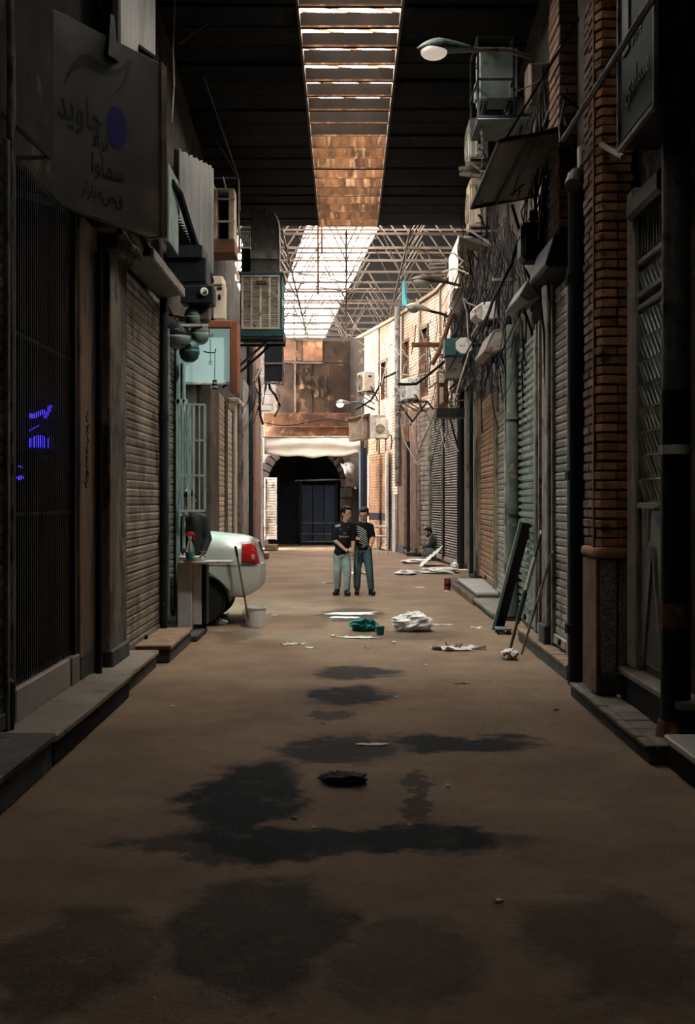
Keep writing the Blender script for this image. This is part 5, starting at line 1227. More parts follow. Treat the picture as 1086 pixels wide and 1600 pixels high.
MB().tube([(P(312, 0, 14).x, 13.93, zt+.07), (P(318, 0, 14).x, 13.92, zt+.10), (P(322, 0, 14).x, 13.93, zt+.075)], .008, 6).build('grip', MT['black_metal'], pl)
sb = thing('spray_bottle', 'spray bottle with red trigger and teal liquid on the cabinet', 'bottle', (P(297, 0, 13.96).x, 13.96, zt+.04))
bx0, bz = P(297, 0, 13.93).x, zt+.05
MB().lathe([(.05, 0), (.055, .01), (.055, .09), (.05, .14), (.03, .20), (.018, .24), (.018, .26)], (bx0, 13.93, bz), 18).build('body', MT['bottle_clear'], sb, smooth=True)
MB().lathe([(.05, .002), (.0562, .012), (.0562, .085), (.01, .086)], (bx0, 13.93, bz), 18).build('liquid', MT['liquid_teal'], sb)
MB().box((bx0-.02, 13.915, bz+.255), (bx0+.02, 13.945, bz+.28)).build('neck_ring', MT['white_paint'], sb)
MB().prism([(bx0-.04, 13.915, bz+.275), (bx0+.045, 13.915, bz+.28), (bx0+.06, 13.915, bz+.30), (bx0+.03, 13.915, bz+.335), (bx0-.02, 13.915, bz+.335), (bx0-.05, 13.915, bz+.31)], (0, .03, 0)).build('spray_head', MT['spray_red'], sb, bev=.005)
MB().bar((bx0+.035, 13.93, bz+.29), (bx0+.06, 13.93, bz+.235), .012).build('trigger', MT['spray_red'], sb)

# ------------------------------------------------ bucket, mop, litter on the ground
bk = thing('bucket', 'white plastic bucket standing on the tarmac behind the car', 'bucket', tuple(G(399, 979)))
c = G(399, 979)
MB().lathe([(.01, .004), (.118, .0), (.122, .02), (.137, .235), (.147, .24), (.147, .255), (.136, .255), (.118, .03), (.01, .02)], c, 28).build('pail', MT['bucket_white'], bk, smooth=False)
MB().tube([c + Vector((-.145, .0, .24)), c + Vector((-.158, -.03, .17)), c + Vector((-.15, -.06, .1)), c + Vector((-.13, -.1, .17)), c + Vector((-.09, -.12, .235))], .005, 6).build('handle', MT['steel_old'], bk)
mp = thing('broom_stick', 'brown broom stick leaning against the car above the bucket', 'broom', tuple(G(387, 968)))
a, b = P(386, 955, 14.82), P(368, 854, 14.82)
MB().cyl(a - (b-a)*.12, b, .013, n=10).build('stick', MT['wood_stick'], mp); MB().cyl(b - (b-a)*.16, b + (b-a)*.01, .017, n=10).build('grip', MT['black_metal'], mp)

def crumple(name, label, c, r, m, cat, seed, n=3, amp=.35, nu=22, nv=14):
    mb = MB().ell((0, 0, 0), (1, 1, 1), None, nu, nv)
    for v in mb.v:
        d = v.normalized(); k = 1 + amp*noise.noise(d*2.2 + Vector((seed, seed*.7, 0))) + amp*.55*noise.noise(d*6 + Vector((seed, 0, 3)))
        v.x, v.y, v.z = d.x*k*r[0], d.y*k*r[1], max(d.z*k*r[2], -r[2]*.82)
    zmin = min(v.z for v in mb.v)
    for v in mb.v: v.x += c[0]; v.y += c[1]; v.z += c[2]-zmin
    o = mb.build(name, MT[m], None); return tag(o, label, cat)
crumple('plastic_bag', 'big crumpled white plastic bag on the tarmac in mid street', G(645, 986), (.25, .16, .125), 'bag_white', 'bag', 3.1)
crumple('plastic_bag', 'crumpled teal plastic bag beside the teal cup', G(568, 986), (.18, .10, .085), 'bag_teal', 'bag', 8.4, amp=.5)
cu = thing('plastic_cup', 'teal plastic cup between the teal and white bags', 'cup', tuple(G(594, 992)))
MB().lathe([(.045, 0), (.054, .11), (.049, .11), (.041, .01), (.005, .01)], G(594, 992), 18).build('wall', MT['bag_teal'], cu)
MB().tube([G(594, 992) + Vector((.0535*math.cos(t*PI/9), .0535*math.sin(t*PI/9), .11)) for t in range(19)], .004, 5).build('rim', MT['teal_paint'], cu)
def scrap(label, cpx, w, d, m, seed, lift=.03, cat='paper', name='paper_scrap'):
    c = G(*cpx); n = 26; rows = []
    for ring in (.04, .45, .75, 1.0):
        r = []
        for i in range(n+1):
            t = 2*PI*(i % n)/n; q = Vector((math.cos(t)*1.6 + seed*3.1, math.sin(t)*1.6, seed)); q2 = q*2.7
            k = ring*(1 + .55*noise.noise(q) + .45*noise.noise(q2)*ring)
            r.append((c.x + math.cos(t)*k*w/2, c.y + math.sin(t)*k*d/2, .004 + lift*max(0, noise.noise(Vector((math.cos(t)*ring*2.5 + seed, math.sin(t)*ring*2.5, seed))))))
        rows.append(r)
    return tag(MB().sheet(rows, (0, 0, .003)).build(name, MT[m]), label, cat)
scrap('long white paper strip in front of the teal cup', (555, 997), .5, .16, 'paper', 1)
scrap('thin white scrap pointing right of the white bag', (688, 977), .34, .08, 'paper', 2)
scrap('torn cardboard and paper heap left of the leaning boards', (714, 1015), .54, .30, 'paper', 3, .09)
scrap('crumpled tan cardboard on the torn paper heap', (712, 1012), .2, .12, 'card', 4, .10, 'cardboard', 'cardboard_scrap')
scrap('white soap foam streak on the wet patch in mid street', (552, 959), .62, .42, 'paper', 5, .012)
scrap('second thinner foam streak below the first', (538, 965), .42, .26, 'paper', 6, .012)
scrap('pale paper scrap left of the street near the bucket', (458, 1007), .26, .10, 'paper', 7)
scrap('tiny paper scrap right of the pale one near the bucket', (484, 1013), .1, .09, 'paper', 8)
scrap('bright wet paper on the dark stain in the foreground', (583, 1164), .22, .07, 'paper', 9, .006)
scrap('pale tan leaf of card in the middle of the street', (722, 1068), .16, .06, 'card', 10, .01, 'cardboard', 'cardboard_scrap')
scrap('small tan card scrap under the teal cup', (574, 1013), .09, .06, 'card', 11, .02, 'cardboard', 'cardboard_scrap')
scrap('white scrap left of the two walking boys', (512, 911), .24, .25, 'paper', 12, .05)
scrap('white sheet on the ground behind the two walking boys', (560, 896), .62, .5, 'paper', 13, .06)
scrap('small white scrap beside the bucket rim', (430, 962), .1, .1, 'paper', 14)
scrap('white paper near the red can', (698, 924), .09, .14, 'paper', 15)
scrap('thin white paper strip left of the red can', (655, 918), .25, .14, 'paper', 16, .01)
scrap('white paper scrap before the plank step', (745, 982), .15, .1, 'paper', 17, .04)
scrap('pale scrap on the tarmac far left before the arch', (409, 901), .2, .2, 'paper', 18, .02)
scrap('flat pale card on the ground under the parked car', (338, 960), .26, .4, 'card', 19, .05, 'cardboard', 'cardboard_scrap')
crumple('plastic_bag', 'small grey crumpled bag under the parked car', G(345, 976), (.09, .07, .045), 'bag_white', 'bag', 5.5)
crumple('plastic_bag', 'limp white bag on the ground right of the boys', G(636, 898), (.24, .2, .055), 'bag_white', 'bag', 2.2, amp=.5)
crumple('plastic_bag', 'spread white plastic in front of the slatted shutter', G(690, 896), (.42, .3, .07), 'bag_white', 'bag', 7.7, amp=.6)
crumple('plastic_bag', 'pale plastic heap beside the squatting man', G(648, 880), (.32, .3, .06), 'bag_white', 'bag', 9.1, amp=.6)
crumple('plastic_bag', 'small translucent bag at the foot of the slatted shutter', G(712, 888), (.12, .12, .08), 'bag_white', 'bag', 4.4)
crumple('black_cloth', 'crumpled black cloth lying on the foreground tarmac', G(538, 1224), (.12, .10, .035), 'cloth_black', 'cloth', 6.6, amp=.5)
crumple('rubbish_bundle', 'white and brown tied bundle at the foot of the leaning sticks', G(796, 1030), (.085, .09, .06), 'paper', 'bundle', 1.2, amp=.3)
tag(MB().tube([G(790, 1030) + Vector((-.03+.03*t, -.09, .02+.025*math.sin(t*1.5)+.03)) for t in range(6)], .012, 6).build('bundle_strap', MT['wood_red']), 'red brown strap around the tied bundle', 'strap')
for k, (x, y, s) in enumerate(((735, 925, .05), (665, 1040, .03), (620, 1090, .03), (460, 1280, .03), (490, 1295, .025), (700, 1230, .03), (445, 1010, .04), (520, 995, .05), (870, 1110, .03), (270, 1105, .03), (300, 990, .05), (780, 1410, .03), (640, 1290, .02), (410, 950, .04), (615, 1005, .05))):
    crumple('litter_bit', ['crumb', 'fleck', 'chip', 'pellet', 'shred'][k % 5] + ' of pale litter ' + ['by the marble step', 'in mid street', 'on the bare tarmac', 'on the wet patch', 'at the stain edge', 'right of the long stain', 'near the pale scrap', 'left of the teal bag', 'near the paved step', 'near the left step', 'by the white cabinet', 'in the dark foreground', 'beside the black cloth stain', 'beside the bucket', 'in front of the white bag'][k], G(x, y), (s*.6, s*.5, s*.3), 'paper', 'litter', k*1.3, nu=10, nv=6)
cn = thing('drink_can', 'red and dark drink can standing by the marble step', 'can', tuple(G(699, 922)))
MB().lathe([(.05, 0), (.058, .012), (.058, .21), (.05, .225), (.01, .225)], G(699, 922), 18).build('body', MT['red_can'], cn)
MB().lathe([(.0585, .07), (.0592, .075), (.0592, .12), (.0585, .125)], G(699, 922), 18).build('label_band', MT['ink'], cn)
cp = thing('clay_pot', 'pale square tub on the step end below the grey pilaster', 'tub', tuple(G(728, 905)))
c = G(728, 906); MB().add([c+Vector(v) for v in ((-.10,-.1,0),(.10,-.1,0),(.10,.1,0),(-.10,.1,0),(-.14,-.13,.2),(.14,-.13,.2),(.14,.13,.2),(-.14,.13,.2))], [(0,3,2,1),(4,5,6,7),(0,1,5,4),(1,2,6,5),(2,3,7,6),(3,0,4,7)]).build('tub_wall', MT['cream'], cp, bev=.01)
MB().box((c.x-.155, c.y-.145, .19), (c.x+.155, c.y+.145, .215)).build('rim', MT['cream'], cp, bev=.006)
# white corrugated scraps by the man
cw = thing('corrugated_scrap', 'broken white corrugated sheets heaped against the slatted shutter', 'sheet', tuple(G(680, 884)))
for k in range(3):
    rows = []
    for j in range(12):
        u = j/11; x = 657 + 31*u
        rows.append([P(x + 2*k - 5*w, 881 - 24*u - k*3 + 2.0*(j % 2) + 9*w - 3*w*u, 28.6 - .5*w + .2*k) for w in (0, .5, 1)])
    MB().sheet(rows, (0, .012, .006)).build('corrugated_sheet', MT['white_paint'], cw)
for k, (x, y, lab) in enumerate(((399, 880, 'flat dark crate lid at the far left corner'), (411, 873, 'second flat crate lid behind the first at the far left corner'))):
    c = G(x, y); t = thing('crate_lid', lab, 'crate', tuple(c))
    MB().box((c.x-.17, c.y-.25, .0), (c.x+.17, c.y+.25, .16)).build('frame', MT['wood_stick'], t, bev=.01); MB().box((c.x-.15, c.y-.23, .16), (c.x+.15, c.y+.23, .19)).build('top', MT['marble_pale'], t, bev=.008)
tag(MB().box((P(414, 0, 37).x, 36.8, 0), (P(434, 0, 37).x, 37.4, .2)).build('stone_block', MT['wood_plank'], bev=.03), 'brown stone block in front of the small white shutter', 'block')
# leaning boards and sticks
lb = thing('leaning_board', 'dark framed board with a pale edge leaning on the green shutter', 'board', tuple(G(770, 986)))
def plank(p0, p1, w, th): 
    d = (p1-p0); s = Vector((0, 1, 0)).cross(d).normalized(); return MB().add([p0, p0+s*w, p1+s*w, p1] + [q + Vector((0, th, 0)) for q in (p0, p0+s*w, p1+s*w, p1)], [(0,1,2,3),(7,6,5,4),(0,4,5,1),(1,5,6,2),(2,6,7,3),(3,7,4,0)])
p0, p1 = P(768, 984, 14.4), P(812, 814, 13.4); s = .16
d = p1-p0; sv = Vector((0, 1, 0)).cross(d).normalized()
plank(p0, p1, .04, .05).build('pale_edge', MT['teal_paint'], lb, bev=.006); plank(p0 + sv*.04 + Vector((0, .01, 0)), p1 + sv*.04 + Vector((0, .01, 0)), .11, .04).build('panel', MT['black_metal'], lb, bev=.006)
plank(p1 - d*.012, p1, .15, .055).build('top_edge', MT['teal_paint'], lb, bev=.006)
ls = thing('long_stick', 'long stick wrapped in white leaning on the green shutter', 'stick', tuple(G(796, 1016)))
p0, p1 = P(797, 1014, 12.65), P(847, 829, 12.5)
MB().cyl(p0, p1, .017, n=8).build('stick', MT['pipe_green'], ls); MB().cyl(p0.lerp(p1, .5), p0.lerp(p1, .78), .025, .022, n=8).build('wrapping', MT['white_paint'], ls); MB().cyl(p0.lerp(p1, .97), p1, .022, n=8).build('tip', MT['white_paint'], ls)
MB().cyl(p0.lerp(p1, .22), p0.lerp(p1, .48), .027, n=8).build('sleeve', MT['deep_teal'], ls)
l2 = thing('metal_rod', 'thin ribbed metal rod leaning beside the wrapped stick', 'rod', tuple(G(815, 1022)))
p0, p1 = P(815, 1022, 12.25), P(863, 862, 11.72)
MB().cyl(p0, p1, .012, n=8).build('rod', MT['steel_old'], l2)
for k in range(14): q = p0.lerp(p1, .55 + k*.03); MB().cyl(q, q + (p1-p0)*.012, .016, n=8).build('rib', MT['steel_old'], l2)
tr = thing('low_trolley', 'small low trolley at the foot of the leaning board', 'trolley', tuple(G(786, 990)))
c = G(786, 990); MB().box((c.x-.09, c.y-.12, .05), (c.x+.09, c.y+.12, .075)).build('deck', MT['ac_green'], tr, bev=.006)
for sx in (-.07, .07): MB().cyl((c.x+sx-.01, c.y-.1, .025), (c.x+sx+.01, c.y-.1, .025), .025, n=10).build('wheel', MT['tyre'], tr); MB().cyl((c.x+sx-.01, c.y+.1, .025), (c.x+sx+.01, c.y+.1, .025), .025, n=10).build('wheel', MT['tyre'], tr)

# ------------------------------------------------ the parked car, nose into the lit shop, tail in the street
def car():
    XR, YN, WD = -1.14, 14.92, 1.62; yc = YN + WD/2
    t = thing('car', 'pale silver green car with its tail in the street and a red tail light', 'car', (XR-1.9, yc, 0))
    def hw(s): return WD/2*(1 - .16*(1-min(s/.45, 1))**2.2 - .14*max(0, (s-3.4)/.6)**2)
    def ztop(s):
        K = [(0, 1.10), (.15, 1.145), (.7, 1.19), (1.0, 1.20), (2.9, 1.02), (3.6, .94), (4.0, .80)]
        for (a, za), (b, zb) in zip(K, K[1:]):
            if a <= s <= b: return za + (zb-za)*(s-a)/(b-a)
        return K[-1][1]
    st = [0, .05, .12, .22, .35, .5, .7, .95, 1.3, 1.8, 2.4, 3.0, 3.4, 3.7, 3.9, 4.0]
    def bulge(z): 
        u = (z-.62)/.5; return .13*u*u if u > 0 else .16*u*u
    rings = []
    for s in st:
        h = hw(s); zt_ = ztop(s); zb = .36 + .1*max(0, 1-s/.25)**2; prof = [(0, zb), (h*.6, zb), (h*.93, zb+.02), (h*.985, zb+.10), (h, .60), (h*.995, .78), (h*.965, .98), (h*.90, zt_-.055), (h*.80, zt_-.012), (h*.5, zt_+.012), (0, zt_+.02)]
        full = [(-y, z) for y, z in prof] + [(y, z) for y, z in reversed(prof[1:-1])]
        fade = max(0, 1-s/.7)
        rings.append([Vector((XR - s - bulge(z)*fade, yc + y, z)) for y, z in full])
    mb = MB(); n = len(rings[0])
    vs = [v for r in rings for v in r]; fs = [(i*n+j, i*n+(j+1) % n, (i+1)*n+(j+1) % n, (i+1)*n+j) for i in range(len(st)-1) for j in range(n)]
    # close the tail with shrinking rings
    base = rings[0]; c = sum(base, Vector())/n; k0 = 0
    for sc_, dx in ((.8, .012), (.4, .02)):
        k = len(vs); vs += [Vector((c.x + (v.x-c.x)*.98 + dx, c.y + (v.y-c.y)*sc_, c.z + (v.z-c.z)*sc_)) for v in base]
        fs += [(k0+j, k+j, k+(j+1) % n, k0+(j+1) % n) for j in range(n)]; k0 = k
    fs.append(tuple(range(k0, k0+n))); fs.append(tuple(((len(st)-1)*n + j) for j in range(n)))
    mb.add(vs, fs); me = mb.mesh('body', smooth=True)
    o = put('body', me, MT['car_paint'], t)
    # wheel arch cut
    tmp = []
    for s in (.74, 3.2):
        cu_ = put('tmp', MB().cyl((XR-s, yc-1.2, .31), (XR-s, yc+1.2, .31), .36, n=40).mesh('tmp'), MT['car_trim'])
        md = o.modifiers.new('cut', 'BOOLEAN'); md.operation = 'DIFFERENCE'; md.object = cu_; md.solver = 'EXACT'; tmp.append(cu_)
    bpy.context.view_layer.update()
    ev = bpy.data.meshes.new_from_object(o.evaluated_get(bpy.context.evaluated_depsgraph_get())); o.modifiers.clear(); o.data = ev; ev.name = 'body'
    for q in tmp: bpy.data.objects.remove(q)
    for s in (.74, 3.2):
        for y in (yc-hw(s)+.03, yc+hw(s)-.23):
            w = MB().lathe([(.16, 0), (.27, 0), (.30, .03), (.30, .17), (.27, .2), (.16, .2)], (XR-s, y, .30), 30, Matrix.Rotation(-PI/2, 3, 'X')).build('wheel', MT['tyre'], t)
            MB().lathe([(.01, .02), (.06, .01), (.15, .03), (.185, .015), (.185, .1), (.01, .1)], (XR-s, y, .30), 24, Matrix.Rotation(-PI/2, 3, 'X')).build('hub_cap', MT['steel_old'], w)
        MB().tube([(XR-s+.365*math.cos(a*PI/14), yc-hw(s)-.004, .31+.365*math.sin(a*PI/14)) for a in range(15)], .016, 6).build('arch_lip', MT['car_trim'], t)
    # greenhouse
    gh = MB(); K = [(.78, 1.19, .60), (1.25, 1.42, .55), (1.7, 1.47, .55), (2.3, 1.46, .55), (3.0, 1.02, .62)]
    rows = [[(XR-s, yc-w-.06*(z < 1.3), 1.0) if q == 0 else (XR-s, yc-w, z) if q == 1 else (XR-s, yc+w, z) if q == 2 else (XR-s, yc+w+.06*(z < 1.3), 1.0) for q in range(4)] for s, z, w in K]
    gh.sheet(rows); gh.build('greenhouse', MT['glass_dark'], t)
    MB().sheet([[(XR-s, yc-.56, z), (XR-s, yc, z+.03), (XR-s, yc+.56, z)] for s, z in ((1.22, 1.42), (1.7, 1.48), (2.3, 1.47))], (0, 0, .03)).build('roof_panel', MT['car_paint'], t, smooth=True)
    # tail lights: wedge wrapped on the rear corner
    for sg_ in (-1, 1):
        rows = []
        for j in range(6):
            z = .80 + .27*j/5; r = []
            for i in range(7):
                u = i/6
                s = (.02 + (.19 - .08*(j/5))*u)*1.0
                yy_ = hw(s)*(1 if z < 1.0 else .965) + .012
                r.append((XR - s - bulge(z)*max(0, 1-s/.7) + .012*(1-u), yc + sg_*yy_, z + (.03*u if j == 0 else 0)))
            r.insert(0, (XR - bulge(z) + .02, yc + sg_*hw(0)*.72, z)); rows.append(r)
        lg = MB().sheet(rows, (0, -sg_*.02, 0)).build('tail_light', MT['lens_red'], t, smooth=True)
        MB().cb((XR-.05-.03, yc+sg_*(hw(.05)+.0135), .90), (.05, .012, .06)).build('reversing_lens', MT['eye_white'], lg)
    MB().tube([(XR-.9, yc-hw(.9)-.004, .80), (XR-.3, yc-hw(.3)-.006, .79), (XR-.06, yc-hw(.06)-.006, .79)], .004, 4).build('bumper_seam', MT['car_trim'], t)
    MB().box((XR-.02, yc-.25, .66), (XR+.015, yc+.25, .78)).build('number_plate', MT['white_paint'], t)
    MB().box((XR-.4, yc-.55, .36), (XR-.2, yc+.55, .42)).build('under_tray', MT['car_trim'], t)
    MB().box((XR-3.9, yc-.68, .30), (XR-.4, yc+.68, .45)).build('floor_pan', MT['car_trim'], t)
car()

# ------------------------------------------------ people
def blob(name, mb, m, parent, vox=.010, smooth=6):
    me = bpy.data.meshes.new(name); me.from_pydata([tuple(v) for v in mb.v], [], mb.f); o = bpy.data.objects.new('tmp', me); COL.objects.link(o)
    bm = bmesh.new(); bm.from_mesh(me); bmesh.ops.recalc_face_normals(bm, faces=bm.faces); bm.to_mesh(me); bm.free()
    r = o.modifiers.new('r', 'REMESH'); r.mode = 'VOXEL'; r.voxel_size = vox
    s = o.modifiers.new('s', 'SMOOTH'); s.iterations = smooth; s.factor = .5
    bpy.context.view_layer.update()
    ev = bpy.data.meshes.new_from_object(o.evaluated_get(bpy.context.evaluated_depsgraph_get())); bpy.data.objects.remove(o)
    ev.polygons.foreach_set('use_smooth', [True]*len(ev.polygons)); ev.materials.clear(); ev.name = name
    return lput(name, ev, MT[m], parent)
def chain(mb, pts, rs, n=12):
    for (p, r), (q, r2) in zip(zip(pts, rs), zip(pts[1:], rs[1:])): mb.cap(p, q, r, r2, n)
def hand(mb, w, d, nrm, k=1.0, curl=.5, thumb=1):
    """w wrist, d pointing direction, nrm palm direction"""
    w, d, nrm = Vector(w), Vector(d).normalized(), Vector(nrm).normalized(); side = d.cross(nrm).normalized()
    R = Matrix((side, nrm, d)).transposed()
    mb.ell(w + d*.05*k, (.042*k, .017*k, .055*k), R, 12, 8)
    for i, l in enumerate((.062, .072, .068, .052)):
        b = w + d*.088*k + side*(.030 - .02*i)*k; c1 = curl*.6; c2 = curl*1.3
        p1 = b + (d*math.cos(c1) + nrm*math.sin(c1))*l*.5*k; p2 = p1 + (d*math.cos(c2) + nrm*math.sin(c2))*l*.5*k
        chain(mb, [b - d*.02, b, p1, p2], [.0095*k, .0095*k, .009*k, .0075*k], 8)
    b = w + d*.03*k + side*.036*k*thumb; p1 = b + (side*thumb*.6 + d*.6 + nrm*.35).normalized()*.038*k; p2 = p1 + (d*.8 + nrm*.5).normalized()*.03*k
    chain(mb, [b - side*.015*thumb, b, p1, p2], [.013*k, .012*k, .010*k, .008*k], 8)
def head(mb, t, c, fwd, up, k=1.0, hair=True, beard=False, cap=False):
    c, Fv = Vector(c), Vector(fwd).normalized(); Rv = Fv.cross(Vector(up)).normalized(); U = Rv.cross(Fv).normalized()
    M = Matrix((Rv, Fv, U)).transposed(); h = lambda x, y, z: c + M @ Vector((x*k, y*k, z*k))
    mb.ell(c + U*.02*k, (.075*k, .094*k, .100*k), M, 16, 12); mb.ell(h(0, .025, -.055), (.058*k, .066*k, .062*k), M, 14, 10); mb.ell(h(0, .06, -.088), (.03*k, .026*k, .024*k), M, 10, 8)
    mb.cap(h(0, .088, .012), h(0, .108, -.025), .009*k, .0145*k, 8)
    for s in (-1, 1): mb.ell(h(s*.078, -.005, -.01), (.010*k, .020*k, .032*k), M, 10, 8); mb.ell(h(s*.03, .082, .022), (.022*k, .012*k, .010*k), M, 8, 6)
    def kid(name, f, m): 
        q = MB(); f(q); return lput(name, q.mesh(name, smooth=True), MT[m], t)
    for s in (-1, 1):
        kid('eye', lambda q: q.ell(h(s*.031, .088, .004), (.013*k, .008*k, .0065*k), M, 10, 6), 'eye_white')
        kid('iris', lambda q: q.ell(h(s*.031, .094, .003), (.0065*k, .004*k, .006*k), M, 8, 6), 'hair')
        kid('eyebrow', lambda q: q.tube([h(s*.013, .098, .020), h(s*.03, .097, .027), h(s*.05, .083, .022)], [.004*k, .005*k, .003*k], 6), 'hair')
    kid('mouth', lambda q: q.tube([h(-.022, .084, -.060), h(0, .094, -.058), h(.022, .084, -.060)], [.004*k, .0065*k, .004*k], 6), 'lip')
    hb = MB()
    hb.ell(h(0, -.030, .048), (.085*k, .088*k, .084*k), M, 16, 10); hb.ell(h(0, .030, .095), (.066*k, .058*k, .034*k), M, 14, 8); hb.ell(h(0, -.045, -.005), (.080*k, .066*k, .07*k), M, 14, 8)
    for s in (-1, 1): hb.ell(h(s*.072, .01, .03), (.016*k, .028*k, .045*k), M, 8, 6)
    blob('hair', hb, 'hair', t, .009, 3)
    if beard:
        bb = MB(); bb.ell(h(0, .05, -.085), (.056*k, .050*k, .038*k), M, 14, 8)
        for s in (-1, 1): bb.ell(h(s*.055, .02, -.05), (.018*k, .034*k, .05*k), M, 10, 8)
        blob('beard', bb, 'hair', t, .009, 3)
def shoe(t, ank, toe, m='shoe_black'):
    a, b = Vector(ank), Vector(toe); d = Vector((b.x-a.x, b.y-a.y, 0)).normalized(); mb = MB()
    R = Matrix((d.cross(Vector((0, 0, 1))), d, Vector((0, 0, 1)))).transposed(); g = Vector((a.x, a.y, 0))
    mb.ell(g + d*.14 + Vector((0, 0, .045)), (.047, .075, .04), R, 12, 8); mb.ell(g + d*.06 + Vector((0, 0, .055)), (.043, .09, .052), R, 12, 8); mb.ell(g - d*.02 + Vector((0, 0, .06)), (.04, .06, .058), R, 12, 8); mb.cap(g + Vector((0, 0, .06)), a, .043, .045)
    for v in mb.v: v.z = max(v.z, .012)
    o = blob('shoe', mb, m, t, .009, 3)
    sl_ = MB().prism([g + d*y + R @ Vector((x, 0, 0)) for x, y in ((-.028, -.07), (.028, -.07), (.038, .0), (.042, .13), (.025, .205), (-.025, .205), (-.042, .13), (-.038, .0))], (0, 0, .02)).mesh('sole'); lput('sole', sl_, MT['car_trim'], o)
def figure(label, loc, J, shirt, pants, arms, headspec, shirt_m, pants_m, sleeve='short', print_=None, k=1.0):
    """J: neck, chest, waist, pelvis, shoulders sL sR, hips hL hR, knees, ankles, toes; arms: (elbow, wrist, hand dir, palm normal, curl, thumb)"""
    t = thing('person', label, 'person', loc); V = {a: Vector(b) for a, b in J.items()}
    body = MB()
    def torso(mb, g):
        ax = (V['sR']-V['sL']).normalized(); up = (V['neck']-V['pelvis']).normalized(); fw = ax.cross(up).normalized(); R = Matrix((ax, -fw, up)).transposed()
        sw_ = (V['sR']-V['sL']).length/2
        mb.ell(V['chest'], (sw_*.92+g, .105*k+g, .17*k+g), R, 16, 12); mb.ell(V['waist'], (sw_*.80+g, .095*k+g, .15*k+g), R, 16, 12); mb.ell(V['pelvis'], (sw_*.84+g, .105*k+g, .12*k+g), R, 16, 12)
        chain(mb, [V['sL'], V['neck'] - up*.03, V['sR']], [.052*k+g, .05*k+g, .052*k+g])
        mb.cap(V['chest'], V['waist'], .10*k+g, .095*k+g); mb.cap(V['waist'], V['pelvis'], .095*k+g, .10*k+g)
    torso(body, 0)
    hc = Vector(headspec['c']); body.cap(V['neck'] - Vector((0, 0, .04)), hc - Vector((0, 0, .05)), .05*k, .048*k)
    for s in 'LR':
        chain(body, [V['h'+s], V['k'+s], V['a'+s]], [.078*k, .055*k, .036*k]); e, w, hd_, pn, cu_, th = arms[s]
        chain(body, [V['s'+s], e, w], [.047*k, .037*k, .027*k]); hand(body, w, hd_, pn, .95*k, cu_, th)
        shoe(t, V['a'+s], V['t'+s])
    head(body, t, hc, headspec['f'], headspec.get('u', (0, 0, 1)), headspec.get('k', 1.0)*k, beard=headspec.get('beard', False))
    blob('body', body, 'skin', t, .008, 3)
    sh_ = MB(); torso(sh_, .016)
    for s in 'LR':
        e, w = Vector(arms[s][0]), Vector(arms[s][1])
        if sleeve == 'short': chain(sh_, [V['s'+s], V['s'+s].lerp(e, .82)], [.060*k, .060*k])
        else: chain(sh_, [V['s'+s], e, e.lerp(w, .93)], [.062*k, .052*k, .040*k])
    so = blob('shirt' if sleeve == 'short' else 'jacket', sh_, shirt_m, t, .011, 5)
    ps_ = MB(); ps_.ell(V['pelvis'] - Vector((0, 0, .03)), ((V['sR']-V['sL']).length/2*.84+.012, .118*k, .10*k), None, 16, 10)
    for s in 'LR': chain(ps_, [V['pelvis'].lerp(V['h'+s], .8), V['h'+s], V['k'+s], V['a'+s] + Vector((0, 0, .005))], [.085*k, .092*k, .070*k, .060*k])
    blob('trousers', ps_, pants_m, t, .011, 4)
    return t, so, V
u = 19.5/F
def q_(px, py, o, y=0.0, s=u, g=931): return ((px-o)*s, y, max((g-py)*s, 0))
def J_(o, s, g, **k): return {a: q_(b[0], b[1], o, b[2], s, g) for a, b in k.items()}
# boy in the black printed shirt
J1 = J_(535, u, 930, neck=(539, 815, 0), chest=(537, 830, .0), waist=(535, 847, .0), pelvis=(534, 862, .0), sL=(523.5, 821, .0), sR=(551, 821, .02), hL=(528.5, 866, 0), hR=(540, 866, 0), kL=(527, 893, -.02), kR=(543, 894, -.07), aL=(527, 918, .08), aR=(541.5, 921, -.04), tL=(524, 930, -.05), tR=(545, 930, -.25))
arms1 = {'L': (q_(523.5, 843, 535, -.05, u, 930), q_(538, 856, 535, -.17, u, 930), (1, -.3, -.25), (.1, .3, -1), .9, -1), 'R': (q_(552, 844, 535, .0, u, 930), q_(551.5, 862, 535, -.06, u, 930), (.05, -.1, -1), (-1, .1, 0), .45, -1)}
g1 = G(535, 930)
b1, s1, V1 = figure('boy in a black football shirt and pale ripped jeans looking aside', (g1.x, g1.y, 0), J1, None, None, arms1, {'c': q_(541, 800, 535, -.02, u, 930), 'f': (.75, -.62, -.22)}, 'shirt_black', 'jeans_pale')
J2 = J_(568, u, 930, neck=(568, 816, .0), chest=(567, 830, .0), waist=(567, 843, .0), pelvis=(567, 856, .0), sL=(555, 821, .02), sR=(579, 822, .0), hL=(561, 858, 0), hR=(573, 858, 0), kL=(558.5, 889, -.03), kR=(577, 889, -.06), aL=(558, 918, .03), aR=(580, 918, -.03), tL=(557, 930, -.2), tR=(584, 930, -.22))
arms2 = {'L': (q_(552.5, 838, 568, .0, u, 930), q_(560.5, 841, 568, -.19, u, 930), (1, -.4, -.05), (-.05, .0, 1), .5, 1), 'R': (q_(582.5, 838, 568, .02, u, 930), q_(582, 846, 568, -.14, u, 930), (-.15, -.6, -.8), (-1, 0, .1), .8, -1)}
g2 = G(568, 930)
b2, s2, V2 = figure('boy in a black shirt with diagonal white stripes and dark jeans', (g2.x, g2.y + .12, 0), J2, None, None, arms2, {'c': q_(569, 802, 568, -.03, u, 930), 'f': (-.22, -.86, -.42)}, 'shirt_black', 'jeans_dark')
